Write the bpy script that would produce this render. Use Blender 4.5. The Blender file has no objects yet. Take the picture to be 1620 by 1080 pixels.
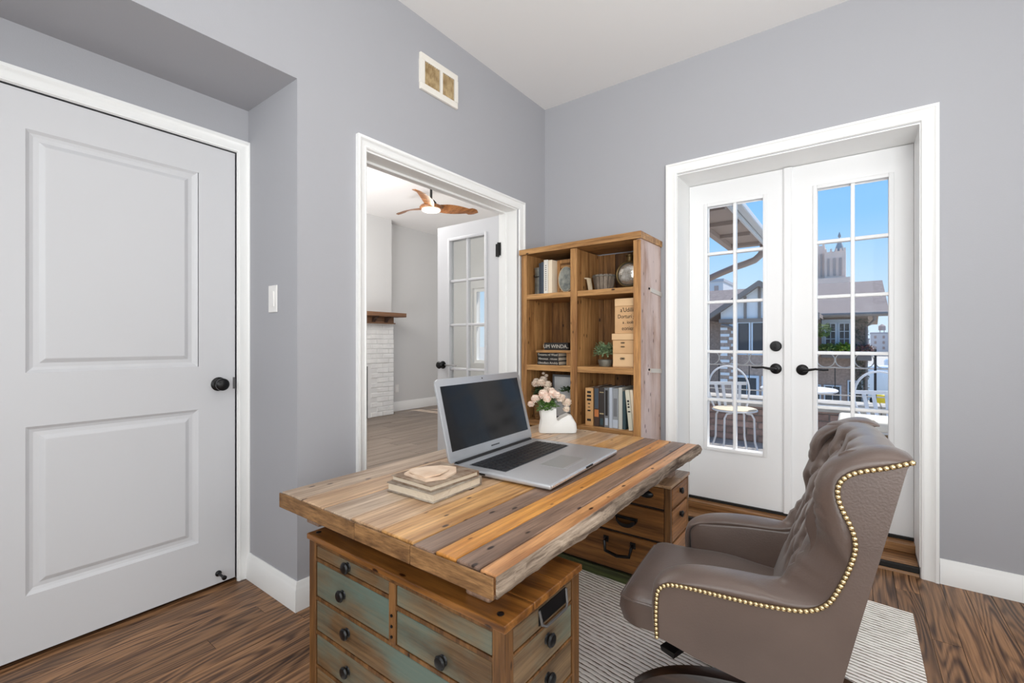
import bpy, bmesh, math, random
from mathutils import Vector, Matrix
random.seed(7)
S = bpy.context.scene
COL = S.collection
PI = math.pi

# ------------------------------------------------------------------ camera
cam_d = bpy.data.cameras.new('camera')
cam = bpy.data.objects.new('camera', cam_d)
COL.objects.link(cam)
S.camera = cam
cam_d.sensor_width = 36.0
cam_d.lens = 36.0 * 721.0 / 1620.0
cam_d.clip_start = 0.05
cam_d.clip_end = 600
cam.location = (0, 0, 1.11)
cam.rotation_euler = (PI / 2, 0, math.atan2(0.6, 0.8))

S.view_settings.view_transform = 'Standard'
S.view_settings.look = 'None'
S.view_settings.exposure = 0.12
S.view_settings.gamma = 1.0
S.view_settings.use_curve_mapping = False


def lin(c):
    return tuple(((v / 255) / 12.92 if v / 255 <= .04045 else ((v / 255 + .055) / 1.055) ** 2.4) for v in c) + (1.0,)


# ------------------------------------------------------------------ sky
W = bpy.data.worlds.new('sky')
S.world = W
W.use_nodes = True
nt = W.node_tree
nt.nodes.clear()
out = nt.nodes.new('ShaderNodeOutputWorld')
bg = nt.nodes.new('ShaderNodeBackground')
tc = nt.nodes.new('ShaderNodeTexCoord')
sx = nt.nodes.new('ShaderNodeSeparateXYZ')
rp = nt.nodes.new('ShaderNodeValToRGB')
nt.links.new(tc.outputs['Generated'], sx.inputs[0])
nt.links.new(sx.outputs['Z'], rp.inputs[0])
e = rp.color_ramp.elements
e[0].position = 0.0
e[0].color = lin((214, 233, 250))
e[1].position = 1.0
e[1].color = lin((84, 156, 240))
for p, c in ((0.10, (190, 222, 251)), (0.22, (146, 202, 254)), (0.36, (116, 184, 252))):
    k = e.new(p)
    k.color = lin(c)
nt.links.new(rp.outputs[0], bg.inputs[0])
bg.inputs[1].default_value = 1.0
nt.links.new(bg.outputs[0], out.inputs[0])

# ------------------------------------------------------------------ sun and added fill lights
def light(name, kind, loc, energy, color=(1, 1, 1), size=1.0, size_y=None, target=None, angle=None, spread=None):
    d = bpy.data.lights.new(name, kind)
    d.energy = energy
    d.color = color
    if kind == 'AREA':
        d.size = size
        if size_y:
            d.shape = 'RECTANGLE'
            d.size_y = size_y
    if spread:
        d.spread = math.radians(spread)
    if kind == 'POINT':
        d.shadow_soft_size = size
    if angle is not None:
        d.angle = angle
    o = bpy.data.objects.new(name, d)
    COL.objects.link(o)
    o.location = loc
    if target is not None:
        v = Vector(target) - Vector(loc)
        o.rotation_euler = v.to_track_quat('-Z', 'Y').to_euler()
    return o


light('sun', 'SUN', (6, 8, 12), 4.2, (1, .95, .88), target=(6 - .33, 8 - .43, 12 - .84), angle=.01)
# unseen area lights added as fill
light('right_fill', 'AREA', (1.62, .75, 1.2), 31, (.97, 1, .99), 1.6, 1.9, target=(-1.8, 1.5, .6))  # added fill from the right; the wall has no window
light('front_fill', 'AREA', (-.6, -1.3, 1.75), 31, (.96, 1, 1), 1.6, 1.4, target=(-.5, 2.8, 1.0))  # added fill from behind the camera towards the french doors
light('rear_fill', 'AREA', (.35, -1.32, .85), 31, (.96, 1, 1), 1.6, 1.5, target=(-1.8, 1.2, .4))  # added low fill for the lower left wall
light('overhead_fill', 'AREA', (0.1, 0.7, 2.70), 8, (1, .97, .94), 1.6, 1.6, target=(0.1, 0.7, 0))  # added overhead fill; no fixture hangs here
light('ceiling_fill', 'AREA', (.9, -.5, 1.3), 26, (.98, 1, .985), 1.0, 1.0, target=(-.1, 1.5, 2.83), spread=110)  # added fill aimed at the ceiling, no lamp body
light('far_room_ceiling_fill', 'AREA', (-4.3, 1.6, .9), 42, (1, .99, .98), 1.6, 1.4, target=(-4.3, 3.0, 3), spread=120)  # added fill thrown up at the next room's ceiling
light('far_room_fill', 'AREA', (-3.9, 2.2, 2.85), 84, (1, .985, .96), 2.6, 1.8, target=(-4.6, 3.2, 0))  # added overhead fill for the next room

# ------------------------------------------------------------------ helpers
OFF = {}


class MB:
    """collects primitives in one bmesh, given in world metres; build() links ONE mesh object"""

    def __init__(self):
        self.bm = bmesh.new()

    def box(self, a, b, bev=0.0, seg=2):
        x0, y0, z0 = a
        x1, y1, z1 = b
        vs = [self.bm.verts.new(p) for p in ((x0, y0, z0), (x1, y0, z0), (x1, y1, z0), (x0, y1, z0),
                                            (x0, y0, z1), (x1, y0, z1), (x1, y1, z1), (x0, y1, z1))]
        fs = [self.bm.faces.new([vs[i] for i in q]) for q in
              ((0, 3, 2, 1), (4, 5, 6, 7), (0, 1, 5, 4), (1, 2, 6, 5), (2, 3, 7, 6), (3, 0, 4, 7))]
        if bev > 0:
            es = list({ed for f in fs for ed in f.edges})
            bmesh.ops.bevel(self.bm, geom=es, offset=bev, segments=seg, affect='EDGES', profile=.5)
        return self

    def prism(self, poly, axis, a0, a1, bev=0.0, seg=2):
        def P(u, v, w):
            return {'x': (w, u, v), 'y': (u, w, v), 'z': (u, v, w)}[axis]
        A = [self.bm.verts.new(P(u, v, a0)) for u, v in poly]
        B = [self.bm.verts.new(P(u, v, a1)) for u, v in poly]
        n = len(poly)
        fs = [self.bm.faces.new(A), self.bm.faces.new(B[::-1])]
        for i in range(n):
            fs.append(self.bm.faces.new((A[i], B[i], B[(i + 1) % n], A[(i + 1) % n])))
        bmesh.ops.recalc_face_normals(self.bm, faces=fs)
        if bev > 0:
            es = list({ed for f in fs for ed in f.edges})
            bmesh.ops.bevel(self.bm, geom=es, offset=bev, segments=seg, affect='EDGES', profile=.5)
        return self

    def hexa(self, pts):
        vs = [self.bm.verts.new(p) for p in pts]
        fs = [self.bm.faces.new([vs[i] for i in q]) for q in
              ((0, 3, 2, 1), (4, 5, 6, 7), (0, 1, 5, 4), (1, 2, 6, 5), (2, 3, 7, 6), (3, 0, 4, 7))]
        bmesh.ops.recalc_face_normals(self.bm, faces=fs)
        return self

    def tube(self, pts, r, n=8, closed=False):
        pts = [Vector(p) for p in pts]
        N = len(pts)
        rr = r if isinstance(r, (list, tuple)) else [r] * N
        rings = []
        up = Vector((0, 0, 1))
        prev = None
        for i in range(N):
            if closed:
                t = pts[(i + 1) % N] - pts[i - 1]
            else:
                t = pts[min(i + 1, N - 1)] - pts[max(i - 1, 0)]
            t.normalize()
            if prev is None:
                ref = up if abs(t.dot(up)) < .9 else Vector((1, 0, 0))
                u = t.cross(ref).normalized()
            else:
                u = (prev - t * prev.dot(t)).normalized()
            prev = u
            v = t.cross(u)
            rings.append([self.bm.verts.new(pts[i] + (u * math.cos(2 * PI * k / n) + v * math.sin(2 * PI * k / n)) * rr[i])
                          for k in range(n)])
        for i in range(N if closed else N - 1):
            A, B = rings[i], rings[(i + 1) % N]
            for k in range(n):
                self.bm.faces.new((A[k], A[(k + 1) % n], B[(k + 1) % n], B[k]))
        if not closed:
            self.bm.faces.new(rings[0][::-1])
            self.bm.faces.new(rings[-1])
        return self

    def lathe(self, prof, c=(0, 0, 0), n=24, axis='z', sx=1.0, sy=1.0):
        rings = []
        for r, h in prof:
            ring = []
            for k in range(n):
                a = 2 * PI * k / n
                u, v = r * math.cos(a) * sx, r * math.sin(a) * sy
                p = {'z': (u, v, h), 'y': (u, h, v), 'x': (h, u, v)}[axis]
                ring.append(self.bm.verts.new((c[0] + p[0], c[1] + p[1], c[2] + p[2])))
            rings.append(ring)
        fs = []
        for A, B in zip(rings, rings[1:]):
            for k in range(n):
                fs.append(self.bm.faces.new((A[k], A[(k + 1) % n], B[(k + 1) % n], B[k])))
        fs.append(self.bm.faces.new(rings[0][::-1]))
        fs.append(self.bm.faces.new(rings[-1]))
        bmesh.ops.recalc_face_normals(self.bm, faces=fs)
        return self

    def ball(self, c, r, sub=2, s=(1, 1, 1), rough=0.0):
        g = bmesh.ops.create_icosphere(self.bm, subdivisions=sub, radius=1.0)
        for v in g['verts']:
            k = 1 + random.uniform(-rough, rough)
            v.co = Vector((c[0] + v.co.x * r * s[0] * k, c[1] + v.co.y * r * s[1] * k, c[2] + v.co.z * r * s[2] * k))
        return self

    def grid(self, rows, closed_u=False, closed_v=False):
        V = [[self.bm.verts.new(p) for p in r] for r in rows]
        nu, nv = len(V), len(V[0])
        for i in range(nu if closed_u else nu - 1):
            for j in range(nv if closed_v else nv - 1):
                self.bm.faces.new((V[i][j], V[(i + 1) % nu][j], V[(i + 1) % nu][(j + 1) % nv], V[i][(j + 1) % nv]))
        return V

    def leaf(self, c, L, w, yaw, pitch):
        d = Vector((math.cos(yaw) * math.cos(pitch), math.sin(yaw) * math.cos(pitch), math.sin(pitch)))
        s = Vector((-math.sin(yaw), math.cos(yaw), 0))
        c = Vector(c)
        a = self.bm.verts.new(c)
        b = self.bm.verts.new(c + d * L * .5 + s * w)
        t = self.bm.verts.new(c + d * L)
        f = self.bm.verts.new(c + d * L * .5 - s * w)
        m = self.bm.verts.new(c + d * L * .5 + Vector((0, 0, w * .5)))
        for q in ((a, b, m), (b, t, m), (t, f, m), (f, a, m)):
            self.bm.faces.new(q)
        return self

    def xform(self, M):
        bmesh.ops.transform(self.bm, matrix=M, verts=self.bm.verts)
        return self

    def build(self, name, m, parent=None, smooth=False, local=False, loc=None):
        me = bpy.data.meshes.new(name)
        off = Vector((0, 0, 0))
        if parent is not None and not local:
            off = OFF.get(parent.name, Vector((0, 0, 0)))
        elif loc is not None:
            off = Vector(loc)
        if off.length > 0:
            bmesh.ops.translate(self.bm, vec=-off, verts=self.bm.verts)
        self.bm.to_mesh(me)
        self.bm.free()
        me.materials.append(m)
        if smooth:
            for p in me.polygons:
                p.use_smooth = True
            if smooth != 'all':
                try:
                    me.set_sharp_from_angle(angle=math.radians(38))
                except Exception:
                    pass
        o = bpy.data.objects.new(name, me)
        COL.objects.link(o)
        if parent is not None:
            o.parent = parent
            OFF[o.name] = OFF.get(parent.name, Vector((0, 0, 0))).copy()
        else:
            if loc is not None:
                o.location = loc
            OFF[o.name] = off.copy()
        return o


def thing(name, label, cat, loc=(0, 0, 0), rz=0, group=None, kind=None):
    o = bpy.data.objects.new(name, None)
    COL.objects.link(o)
    o.empty_display_size = .1
    o.location = loc
    o.rotation_euler = (0, 0, rz)
    OFF[o.name] = Vector(loc)
    return tag(o, label, cat, group, kind)


def tag(o, label=None, cat=None, group=None, kind=None):
    if label:
        o['label'] = label
    if cat:
        o['category'] = cat
    if group:
        o['group'] = group
    if kind:
        o['kind'] = kind
    return o


def copy_to(o, loc, parent=None, rot=None, scale=None):
    c = o.copy()
    COL.objects.link(c)
    if parent is not None:
        c.parent = parent
    c.location = loc
    if rot is not None:
        c.rotation_euler = rot
    if scale is not None:
        c.scale = scale
    return c


def text(name, s, size, m, parent, loc, rot, extrude=.0006, align='CENTER', sx=1.0):
    """lettering as a real mesh object (a flat extruded print)"""
    cu = bpy.data.curves.new(name, 'FONT')
    cu.body = s
    cu.size = size
    cu.extrude = extrude
    cu.align_x = align
    cu.align_y = 'CENTER'
    cu.resolution_u = 3
    tmp = bpy.data.objects.new(name, cu)
    COL.objects.link(tmp)
    dg = bpy.context.evaluated_depsgraph_get()
    me = bpy.data.meshes.new_from_object(tmp.evaluated_get(dg))
    bpy.data.objects.remove(tmp)
    bpy.data.curves.remove(cu)
    me.name = name
    me.materials.clear()
    me.materials.append(m)
    o = bpy.data.objects.new(name, me)
    COL.objects.link(o)
    o.parent = parent
    o.location = Vector(loc) - OFF.get(parent.name, Vector())
    o.rotation_euler = rot
    o.scale = (sx, 1, 1)
    return o


# ------------------------------------------------------------------ materials
def mat(name, c, rough=.5, metal=0.0, spec=.5, bump=None, vary=None, emit=None, sheen=0, coat=0):
    m = bpy.data.materials.new(name)
    m.use_nodes = True
    t = m.node_tree
    b = t.nodes['Principled BSDF']
    col = lin(c)
    b.inputs['Base Color'].default_value = col
    b.inputs['Roughness'].default_value = rough
    b.inputs['Metallic'].default_value = metal
    b.inputs['Specular IOR Level'].default_value = spec
    if sheen:
        b.inputs['Sheen Weight'].default_value = sheen
    if coat:
        b.inputs['Coat Weight'].default_value = coat
        b.inputs['Coat Roughness'].default_value = .15
    tcn = t.nodes.new('ShaderNodeTexCoord')
    if vary:  # (scale, other colour)
        n = t.nodes.new('ShaderNodeTexNoise')
        n.inputs['Scale'].default_value = vary[0]
        n.inputs['Detail'].default_value = 5
        t.links.new(tcn.outputs['Object'], n.inputs['Vector'])
        r = t.nodes.new('ShaderNodeValToRGB')
        r.color_ramp.elements[0].position = .35
        r.color_ramp.elements[0].color = col
        r.color_ramp.elements[1].position = .68
        r.color_ramp.elements[1].color = lin(vary[1])
        t.links.new(n.outputs['Fac'], r.inputs[0])
        t.links.new(r.outputs[0], b.inputs['Base Color'])
    if bump:  # (scale, strength)
        n = t.nodes.new('ShaderNodeTexNoise')
        n.inputs['Scale'].default_value = bump[0]
        n.inputs['Detail'].default_value = 4
        t.links.new(tcn.outputs['Object'], n.inputs['Vector'])
        bp = t.nodes.new('ShaderNodeBump')
        bp.inputs['Strength'].default_value = bump[1]
        bp.inputs['Distance'].default_value = .01
        t.links.new(n.outputs['Fac'], bp.inputs['Height'])
        t.links.new(bp.outputs[0], b.inputs['Normal'])
    if emit:
        b.inputs['Emission Color'].default_value = lin(c)
        b.inputs['Emission Strength'].default_value = emit
    return m


def wood(name, light_c, dark_c, axis='y', rough=.42, along=1.1, across=16., contrast=(.36, .66), knots=True, wear=None,
         bump=.25, spread=.25, spec=.4, rings=0.0, fine=.52):
    """planks: streaks along one axis, slow tone drift, dark knots, each object shifted by its own random number"""
    m = bpy.data.materials.new(name)
    m.use_nodes = True
    t = m.node_tree
    N = t.nodes.new
    L = t.links.new
    b = t.nodes['Principled BSDF']
    b.inputs['Roughness'].default_value = rough
    b.inputs['Specular IOR Level'].default_value = spec
    tcn = N('ShaderNodeTexCoord')
    oi = N('ShaderNodeObjectInfo')
    sh = N('ShaderNodeVectorMath')
    sh.operation = 'MULTIPLY_ADD'
    comb = N('ShaderNodeCombineXYZ')
    for i in range(3):
        L(oi.outputs['Random'], comb.inputs[i])
    L(comb.outputs[0], sh.inputs[0])
    sh.inputs[1].default_value = (7.3, 11.7, 5.1)
    L(tcn.outputs['Object'], sh.inputs[2])
    mp = N('ShaderNodeMapping')
    L(sh.outputs[0], mp.inputs['Vector'])
    sc = [across] * 3
    sc['xyz'.index(axis)] = along
    mp.inputs['Scale'].default_value = sc
    n1 = N('ShaderNodeTexNoise')
    n1.inputs['Scale'].default_value = 1.0
    n1.inputs['Detail'].default_value = 7
    n1.inputs['Roughness'].default_value = .62
    n1.inputs['Distortion'].default_value = .6
    L(mp.outputs[0], n1.inputs['Vector'])
    fac = n1.outputs['Fac']
    if rings:
        mp2 = N('ShaderNodeMapping')
        L(sh.outputs[0], mp2.inputs['Vector'])
        sc2 = [9.0] * 3
        sc2['xyz'.index(axis)] = .95
        mp2.inputs['Scale'].default_value = sc2
        nn = N('ShaderNodeTexNoise')
        nn.inputs['Scale'].default_value = 1.0
        nn.inputs['Detail'].default_value = 1.5
        L(mp2.outputs[0], nn.inputs['Vector'])
        mu = N('ShaderNodeMath')
        mu.operation = 'MULTIPLY'
        mu.inputs[1].default_value = 110.0
        L(nn.outputs['Fac'], mu.inputs[0])
        si = N('ShaderNodeMath')
        si.operation = 'SINE'
        L(mu.outputs[0], si.inputs[0])
        mx = N('ShaderNodeMath')
        mx.operation = 'MULTIPLY_ADD'
        mx.inputs[1].default_value = rings
        L(si.outputs[0], mx.inputs[0])
        L(fac, mx.inputs[2])
        fac = mx.outputs[0]
    r = N('ShaderNodeValToRGB')
    r.color_ramp.elements[0].position = contrast[0]
    r.color_ramp.elements[0].color = lin(dark_c)
    r.color_ramp.elements[1].position = contrast[1]
    r.color_ramp.elements[1].color = lin(light_c)
    L(fac, r.inputs[0])
    col = r.outputs[0]
    mpf = N('ShaderNodeMapping')
    L(sh.outputs[0], mpf.inputs['Vector'])
    sf = [across * 5.5] * 3
    sf['xyz'.index(axis)] = along * 3.0
    mpf.inputs['Scale'].default_value = sf
    nf = N('ShaderNodeTexNoise')
    nf.inputs['Scale'].default_value = 1.0
    nf.inputs['Detail'].default_value = 4
    nf.inputs['Roughness'].default_value = .7
    L(mpf.outputs[0], nf.inputs['Vector'])
    rf = N('ShaderNodeValToRGB')
    rf.color_ramp.elements[0].position = .30
    rf.color_ramp.elements[0].color = (fine, fine * .95, fine * .9, 1)
    rf.color_ramp.elements[1].position = .58
    rf.color_ramp.elements[1].color = (1.0, 1.0, 1.0, 1)
    L(nf.outputs['Fac'], rf.inputs[0])
    mf = N('ShaderNodeMix')
    mf.data_type = 'RGBA'
    mf.blend_type = 'MULTIPLY'
    mf.inputs[0].default_value = 1.0
    L(col, mf.inputs[6])
    L(rf.outputs[0], mf.inputs[7])
    col = mf.outputs[2]
    # per-object brightness
    hv = N('ShaderNodeHueSaturation')
    mr = N('ShaderNodeMapRange')
    mr.inputs['To Min'].default_value = 1 - spread
    mr.inputs['To Max'].default_value = 1 + spread
    L(oi.outputs['Random'], mr.inputs['Value'])
    L(mr.outputs[0], hv.inputs['Value'])
    L(col, hv.inputs['Color'])
    col = hv.outputs[0]
    if wear:  # (colour, threshold, scale): old paint left in patches
        n2 = N('ShaderNodeTexNoise')
        n2.inputs['Scale'].default_value = wear[2]
        n2.inputs['Detail'].default_value = 6
        n2.inputs['Roughness'].default_value = .6
        mp3 = N('ShaderNodeMapping')
        s3 = [2.2] * 3
        s3['xyz'.index(axis)] = .8
        mp3.inputs['Scale'].default_value = s3
        L(sh.outputs[0], mp3.inputs['Vector'])
        L(mp3.outputs[0], n2.inputs['Vector'])
        r2 = N('ShaderNodeValToRGB')
        r2.color_ramp.elements[0].position = wear[1] - .07
        r2.color_ramp.elements[1].position = wear[1] + .12
        r2.color_ramp.elements[1].color = (.8, .8, .8, 1)
        L(n2.outputs['Fac'], r2.inputs[0])
        mm = N('ShaderNodeMix')
        mm.data_type = 'RGBA'
        L(r2.outputs[0], mm.inputs[0])
        L(col, mm.inputs[6])
        mm.inputs[7].default_value = lin(wear[0])
        col = mm.outputs[2]
    if knots:
        vo = N('ShaderNodeTexVoronoi')
        vo.inputs['Scale'].default_value = 1.0
        mp4 = N('ShaderNodeMapping')
        s4 = [21.0] * 3
        s4['xyz'.index(axis)] = 9.0
        mp4.inputs['Scale'].default_value = s4
        L(sh.outputs[0], mp4.inputs['Vector'])
        L(mp4.outputs[0], vo.inputs['Vector'])
        r3 = N('ShaderNodeValToRGB')
        r3.color_ramp.elements[0].position = .08
        r3.color_ramp.elements[0].color = (.10, .06, .04, 1)
        r3.color_ramp.elements[1].position = .14
        r3.color_ramp.elements[1].color = (1, 1, 1, 1)
        L(vo.outputs['Distance'], r3.inputs[0])
        mk = N('ShaderNodeMix')
        mk.data_type = 'RGBA'
        mk.blend_type = 'MULTIPLY'
        mk.inputs[0].default_value = 1.0
        L(col, mk.inputs[6])
        L(r3.outputs[0], mk.inputs[7])
        col = mk.outputs[2]
    L(col, b.inputs['Base Color'])
    bp = N('ShaderNodeBump')
    bp.inputs['Strength'].default_value = bump
    bp.inputs['Distance'].default_value = .004
    L(fac, bp.inputs['Height'])
    L(bp.outputs[0], b.inputs['Normal'])
    return m


def brick_tone(name, c1, c2, rough=.9):
    m = mat(name, c1, rough, vary=(18, c2), bump=(60, .4))
    t = m.node_tree
    b = t.nodes['Principled BSDF']
    src = b.inputs['Base Color'].links[0].from_socket
    oi = t.nodes.new('ShaderNodeObjectInfo')
    mr = t.nodes.new('ShaderNodeMapRange')
    mr.inputs['To Min'].default_value = .75
    mr.inputs['To Max'].default_value = 1.25
    hv = t.nodes.new('ShaderNodeHueSaturation')
    t.links.new(oi.outputs['Random'], mr.inputs['Value'])
    t.links.new(mr.outputs[0], hv.inputs['Value'])
    t.links.new(src, hv.inputs['Color'])
    t.links.new(hv.outputs[0], b.inputs['Base Color'])
    return m


def glass_mat(name, tint=(1, 1, 1), refl=.004):
    m = bpy.data.materials.new(name)
    m.use_nodes = True
    t = m.node_tree
    t.nodes.clear()
    o = t.nodes.new('ShaderNodeOutputMaterial')
    tr = t.nodes.new('ShaderNodeBsdfTransparent')
    tr.inputs[0].default_value = (*tint, 1)
    gl = t.nodes.new('ShaderNodeBsdfGlossy')
    gl.inputs['Roughness'].default_value = .02
    mx = t.nodes.new('ShaderNodeMixShader')
    mx.inputs[0].default_value = refl
    t.links.new(tr.outputs[0], mx.inputs[1])
    t.links.new(gl.outputs[0], mx.inputs[2])
    t.links.new(mx.outputs[0], o.inputs[0])
    return m


M = {}
M['wall'] = mat('wall_paint', (170, 170, 175), .75, bump=(220, .05))
M['ceil'] = mat('ceiling_paint', (236, 234, 233), .85)
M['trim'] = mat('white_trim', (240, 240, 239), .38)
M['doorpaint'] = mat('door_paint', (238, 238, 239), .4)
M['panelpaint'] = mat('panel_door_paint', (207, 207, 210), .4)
M['black'] = mat('black_metal', (16, 15, 17), .35, .3)
M['dkgap'] = mat('dark_strip_gap_shade', (20, 17, 15), .7)  # door strips, and the shade painted behind the alcove door
M['steel'] = mat('grey_steel', (120, 118, 118), .4, .8)
M['subfloor'] = mat('subfloor', (40, 28, 20), .9)
M['floor'] = wood('oak_floor', (158, 117, 82), (66, 40, 24), 'y', .36, 1.0, 34, (.27, .62), knots=False, bump=.15, spread=.20,
                  rings=.13, spec=.4)
M['sill'] = wood('oak_sill', (176, 130, 84), (104, 66, 36), 'x', .35, 1.0, 30, (.35, .65), knots=False, bump=.15, spread=.1)
M['farfloor'] = wood('grey_plank', (150, 136, 124), (118, 104, 92), 'y', .4, .7, 14, (.3, .7), knots=False, bump=.1, spread=.08)
M['switch'] = mat('switch_plastic', (236, 234, 232), .35)
M['vent'] = mat('vent_enamel', (236, 231, 222), .45)
M['ventslat'] = mat('vent_slat_tan', (196, 172, 132), .5, vary=(30, (150, 124, 86)))
M['ventdark'] = mat('vent_dark', (70, 54, 36), .8)
M['pane'] = glass_mat('pane_glass')
M['paneleaf'] = glass_mat('leaf_glass', (.97, .98, .97), .10)

# ------------------------------------------------------------------ setting: floor
FX0, FX1, FY0, FY1 = -2.34, 1.68, -1.35, 2.90
fl = MB().box((FX0, FY0, -.06), (FX1, FY1, -.014)).build('floor', M['subfloor'])
tag(fl, 'dark oak strip floor of the study', 'floor', kind='structure')
x = FX0
BW = .083
while x < FX1 - .01:
    ymax = .972 if x < -1.85 else 2.89
    y = FY0 + random.uniform(-.8, 0)
    while y < ymax:
        L = random.uniform(.9, 2.1)
        y1 = min(y + L, ymax)
        if y1 - max(y, FY0) > .03:
            dz = random.uniform(-.0006, .0)
            MB().box((x + .0008, max(y, FY0), -.016), (min(x + BW - .0008, FX1), y1 - .0012, dz)).build('floor_board', M['floor'], fl)
        y = y1
    x += BW

# walls ------------------------------------------------------------
CZ = 2.834
wl = MB()
wl.box((-1.992, .975, 0), (-1.842, 1.3066, CZ)).box((-1.992, 1.3066, 2.012), (-1.842, 2.508, CZ))
wl.box((-1.992, 2.508, 0), (-1.842, 2.865, CZ)).box((-1.992, -1.4, 2.197), (-1.842, .975, CZ))
wl.box((-2.44, .975, 0), (-1.992, 1.12, 2.36)).box((-2.44, -1.4, 2.197), (-1.992, .975, 2.36))
tag(wl.build('wall_left', M['wall']), 'pale lavender-grey wall with alcove and cased double opening', 'wall', kind='structure')
wa = MB()
wa.box((-2.44, -1.4, 0), (-2.29, .09, 2.30)).box((-2.44, .09, 1.995), (-2.29, .935, 2.30)).box((-2.44, .935, 0), (-2.29, .975, 2.30))
tag(wa.build('wall_alcove', M['wall']), 'grey wall around the white panel door inside the alcove', 'wall', kind='structure')
wb = MB()
wb.box((-1.992, 2.865, -.1), (-.874, 3.2, 3.0)).box((-.874, 2.865, 2.135), (.250, 3.2, 3.0)).box((.250, 2.865, -.1), (1.85, 3.2, 3.0))
tag(wb.build('wall_back', M['wall']), 'grey wall with the french doors to the balcony', 'wall', kind='structure')
tag(MB().box((1.70, -1.4, 0), (1.85, 2.865, CZ)).build('wall_right', M['wall']), 'grey wall out of view on the right', 'wall', kind='structure')
tag(MB().box((-2.44, -1.55, 0), (1.85, -1.4, CZ)).build('wall_front', M['wall']), 'grey wall behind the viewer', 'wall', kind='structure')
tag(MB().box((-1.992, -1.4, CZ), (1.85, 2.865, CZ + .12)).build('ceiling', M['ceil']), 'white flat ceiling of the study', 'ceiling', kind='structure')


def skirting(path, h=.115, th=.016):
    """path in plan, room on the left side of travel: board with a moulded top"""
    mb = MB()
    prof = [(0, 0), (th, 0), (th, h * .74), (th * .72, h * .80), (th * .62, h * .90), (th * .3, h), (0, h)]
    pts = [Vector((p[0], p[1], 0)) for p in path]
    n = len(pts)
    rows = []
    for i in range(n):
        d0 = (pts[i] - pts[i - 1]).normalized() if i else (pts[1] - pts[0]).normalized()
        d1 = (pts[i + 1] - pts[i]).normalized() if i < n - 1 else d0
        n0 = Vector((-d0.y, d0.x, 0))
        n1 = Vector((-d1.y, d1.x, 0))
        nb = (n0 + n1).normalized()
        k = 1 / max(.3, nb.dot(n0))
        rows.append([pts[i] + nb * (u * k) + Vector((0, 0, v)) for u, v in prof])
    V = mb.grid(rows, closed_v=True)
    mb.bm.faces.new(V[0][::-1])
    mb.bm.faces.new(V[-1])
    bmesh.ops.recalc_face_normals(mb.bm, faces=mb.bm.faces)
    return mb


tag(skirting([(-1.842, 1.245), (-1.842, .975), (-2.288, .975)], .118).build('baseboard_left', M['trim'], smooth=True),
    'white moulded baseboard wrapping the alcove corner', 'baseboard', kind='structure')
tag(skirting([(1.70, 2.865), (.316, 2.865)], .112).build('baseboard_back', M['trim'], smooth=True),
    'white moulded baseboard right of the french doors', 'baseboard', kind='structure')


def casing_profile(mb, p0, p1, inward, normal, w=.066, th=.022):
    """straight moulded casing length, from p0 to p1 along its outer edge; inward = towards the opening"""
    prof = [(0, 0), (0, th), (.010, th), (.016, th * .74), (w * .45, th * .66), (w * .72, th * .52), (w * .80, th * .62), (w - .006, th * .5), (w, 0)]
    A = [Vector(p0) + Vector(inward) * u + Vector(normal) * v for u, v in prof]
    B = [Vector(p1) + Vector(inward) * u + Vector(normal) * v for u, v in prof]
    return prof


def frame_casing(name, label, corners, inward_dirs, normal, w, th, m, open_bottom=True):
    """corners: outer outline from bottom-left up, over, down to bottom-right (4 points); mitred"""
    prof = [(0, 0), (0, th), (.012, th), (.018, th * .72), (w * .5, th * .62), (w * .74, th * .5), (w * .82, th * .62), (w - .004, th * .5), (w, 0)]
    mb = MB()
    nrm = Vector(normal)
    rows = []
    for c, d in zip(corners, inward_dirs):
        rows.append([Vector(c) + Vector(d) * u + nrm * v for u, v in prof])
    V = mb.grid(rows, closed_v=True)
    mb.bm.faces.new(V[0][::-1])
    mb.bm.faces.new(V[-1])
    bmesh.ops.recalc_face_normals(mb.bm, faces=mb.bm.faces)
    o = mb.build(name, m, smooth=True)
    return tag(o, label, 'trim', kind='structure')


# casing of the cased opening in the left wall (plan direction Y)
frame_casing('trim_1', 'white casing around the double opening in the left wall',
             [(-1.842, 1.2524, 0), (-1.842, 1.2524, 2.070), (-1.842, 2.586, 2.070), (-1.842, 2.586, 0)],
             [(0, 1, 0), (0, 1, -1), (0, -1, -1), (0, -1, 0)], (1, 0, 0), .056, .021, M['trim'])
# french door casing
frame_casing('trim_2', 'white moulded casing around the french doors',
             [(-.936, 2.865, 0), (-.936, 2.865, 2.206), (.314, 2.865, 2.206), (.314, 2.865, 0)],
             [(1, 0, 0), (1, 0, -1), (-1, 0, -1), (-1, 0, 0)], (0, -1, 0), .064, .022, M['trim'])
# alcove door casing
frame_casing('trim_3', 'white casing around the panel door in the alcove',
             [(-2.29, .040, 0), (-2.29, .040, 2.043), (-2.29, .983, 2.043), (-2.29, .983, 0)],
             [(0, 1, 0), (0, 1, -1), (0, -1, -1), (0, -1, 0)], (1, 0, 0), .058, .02, M['trim'])
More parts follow.
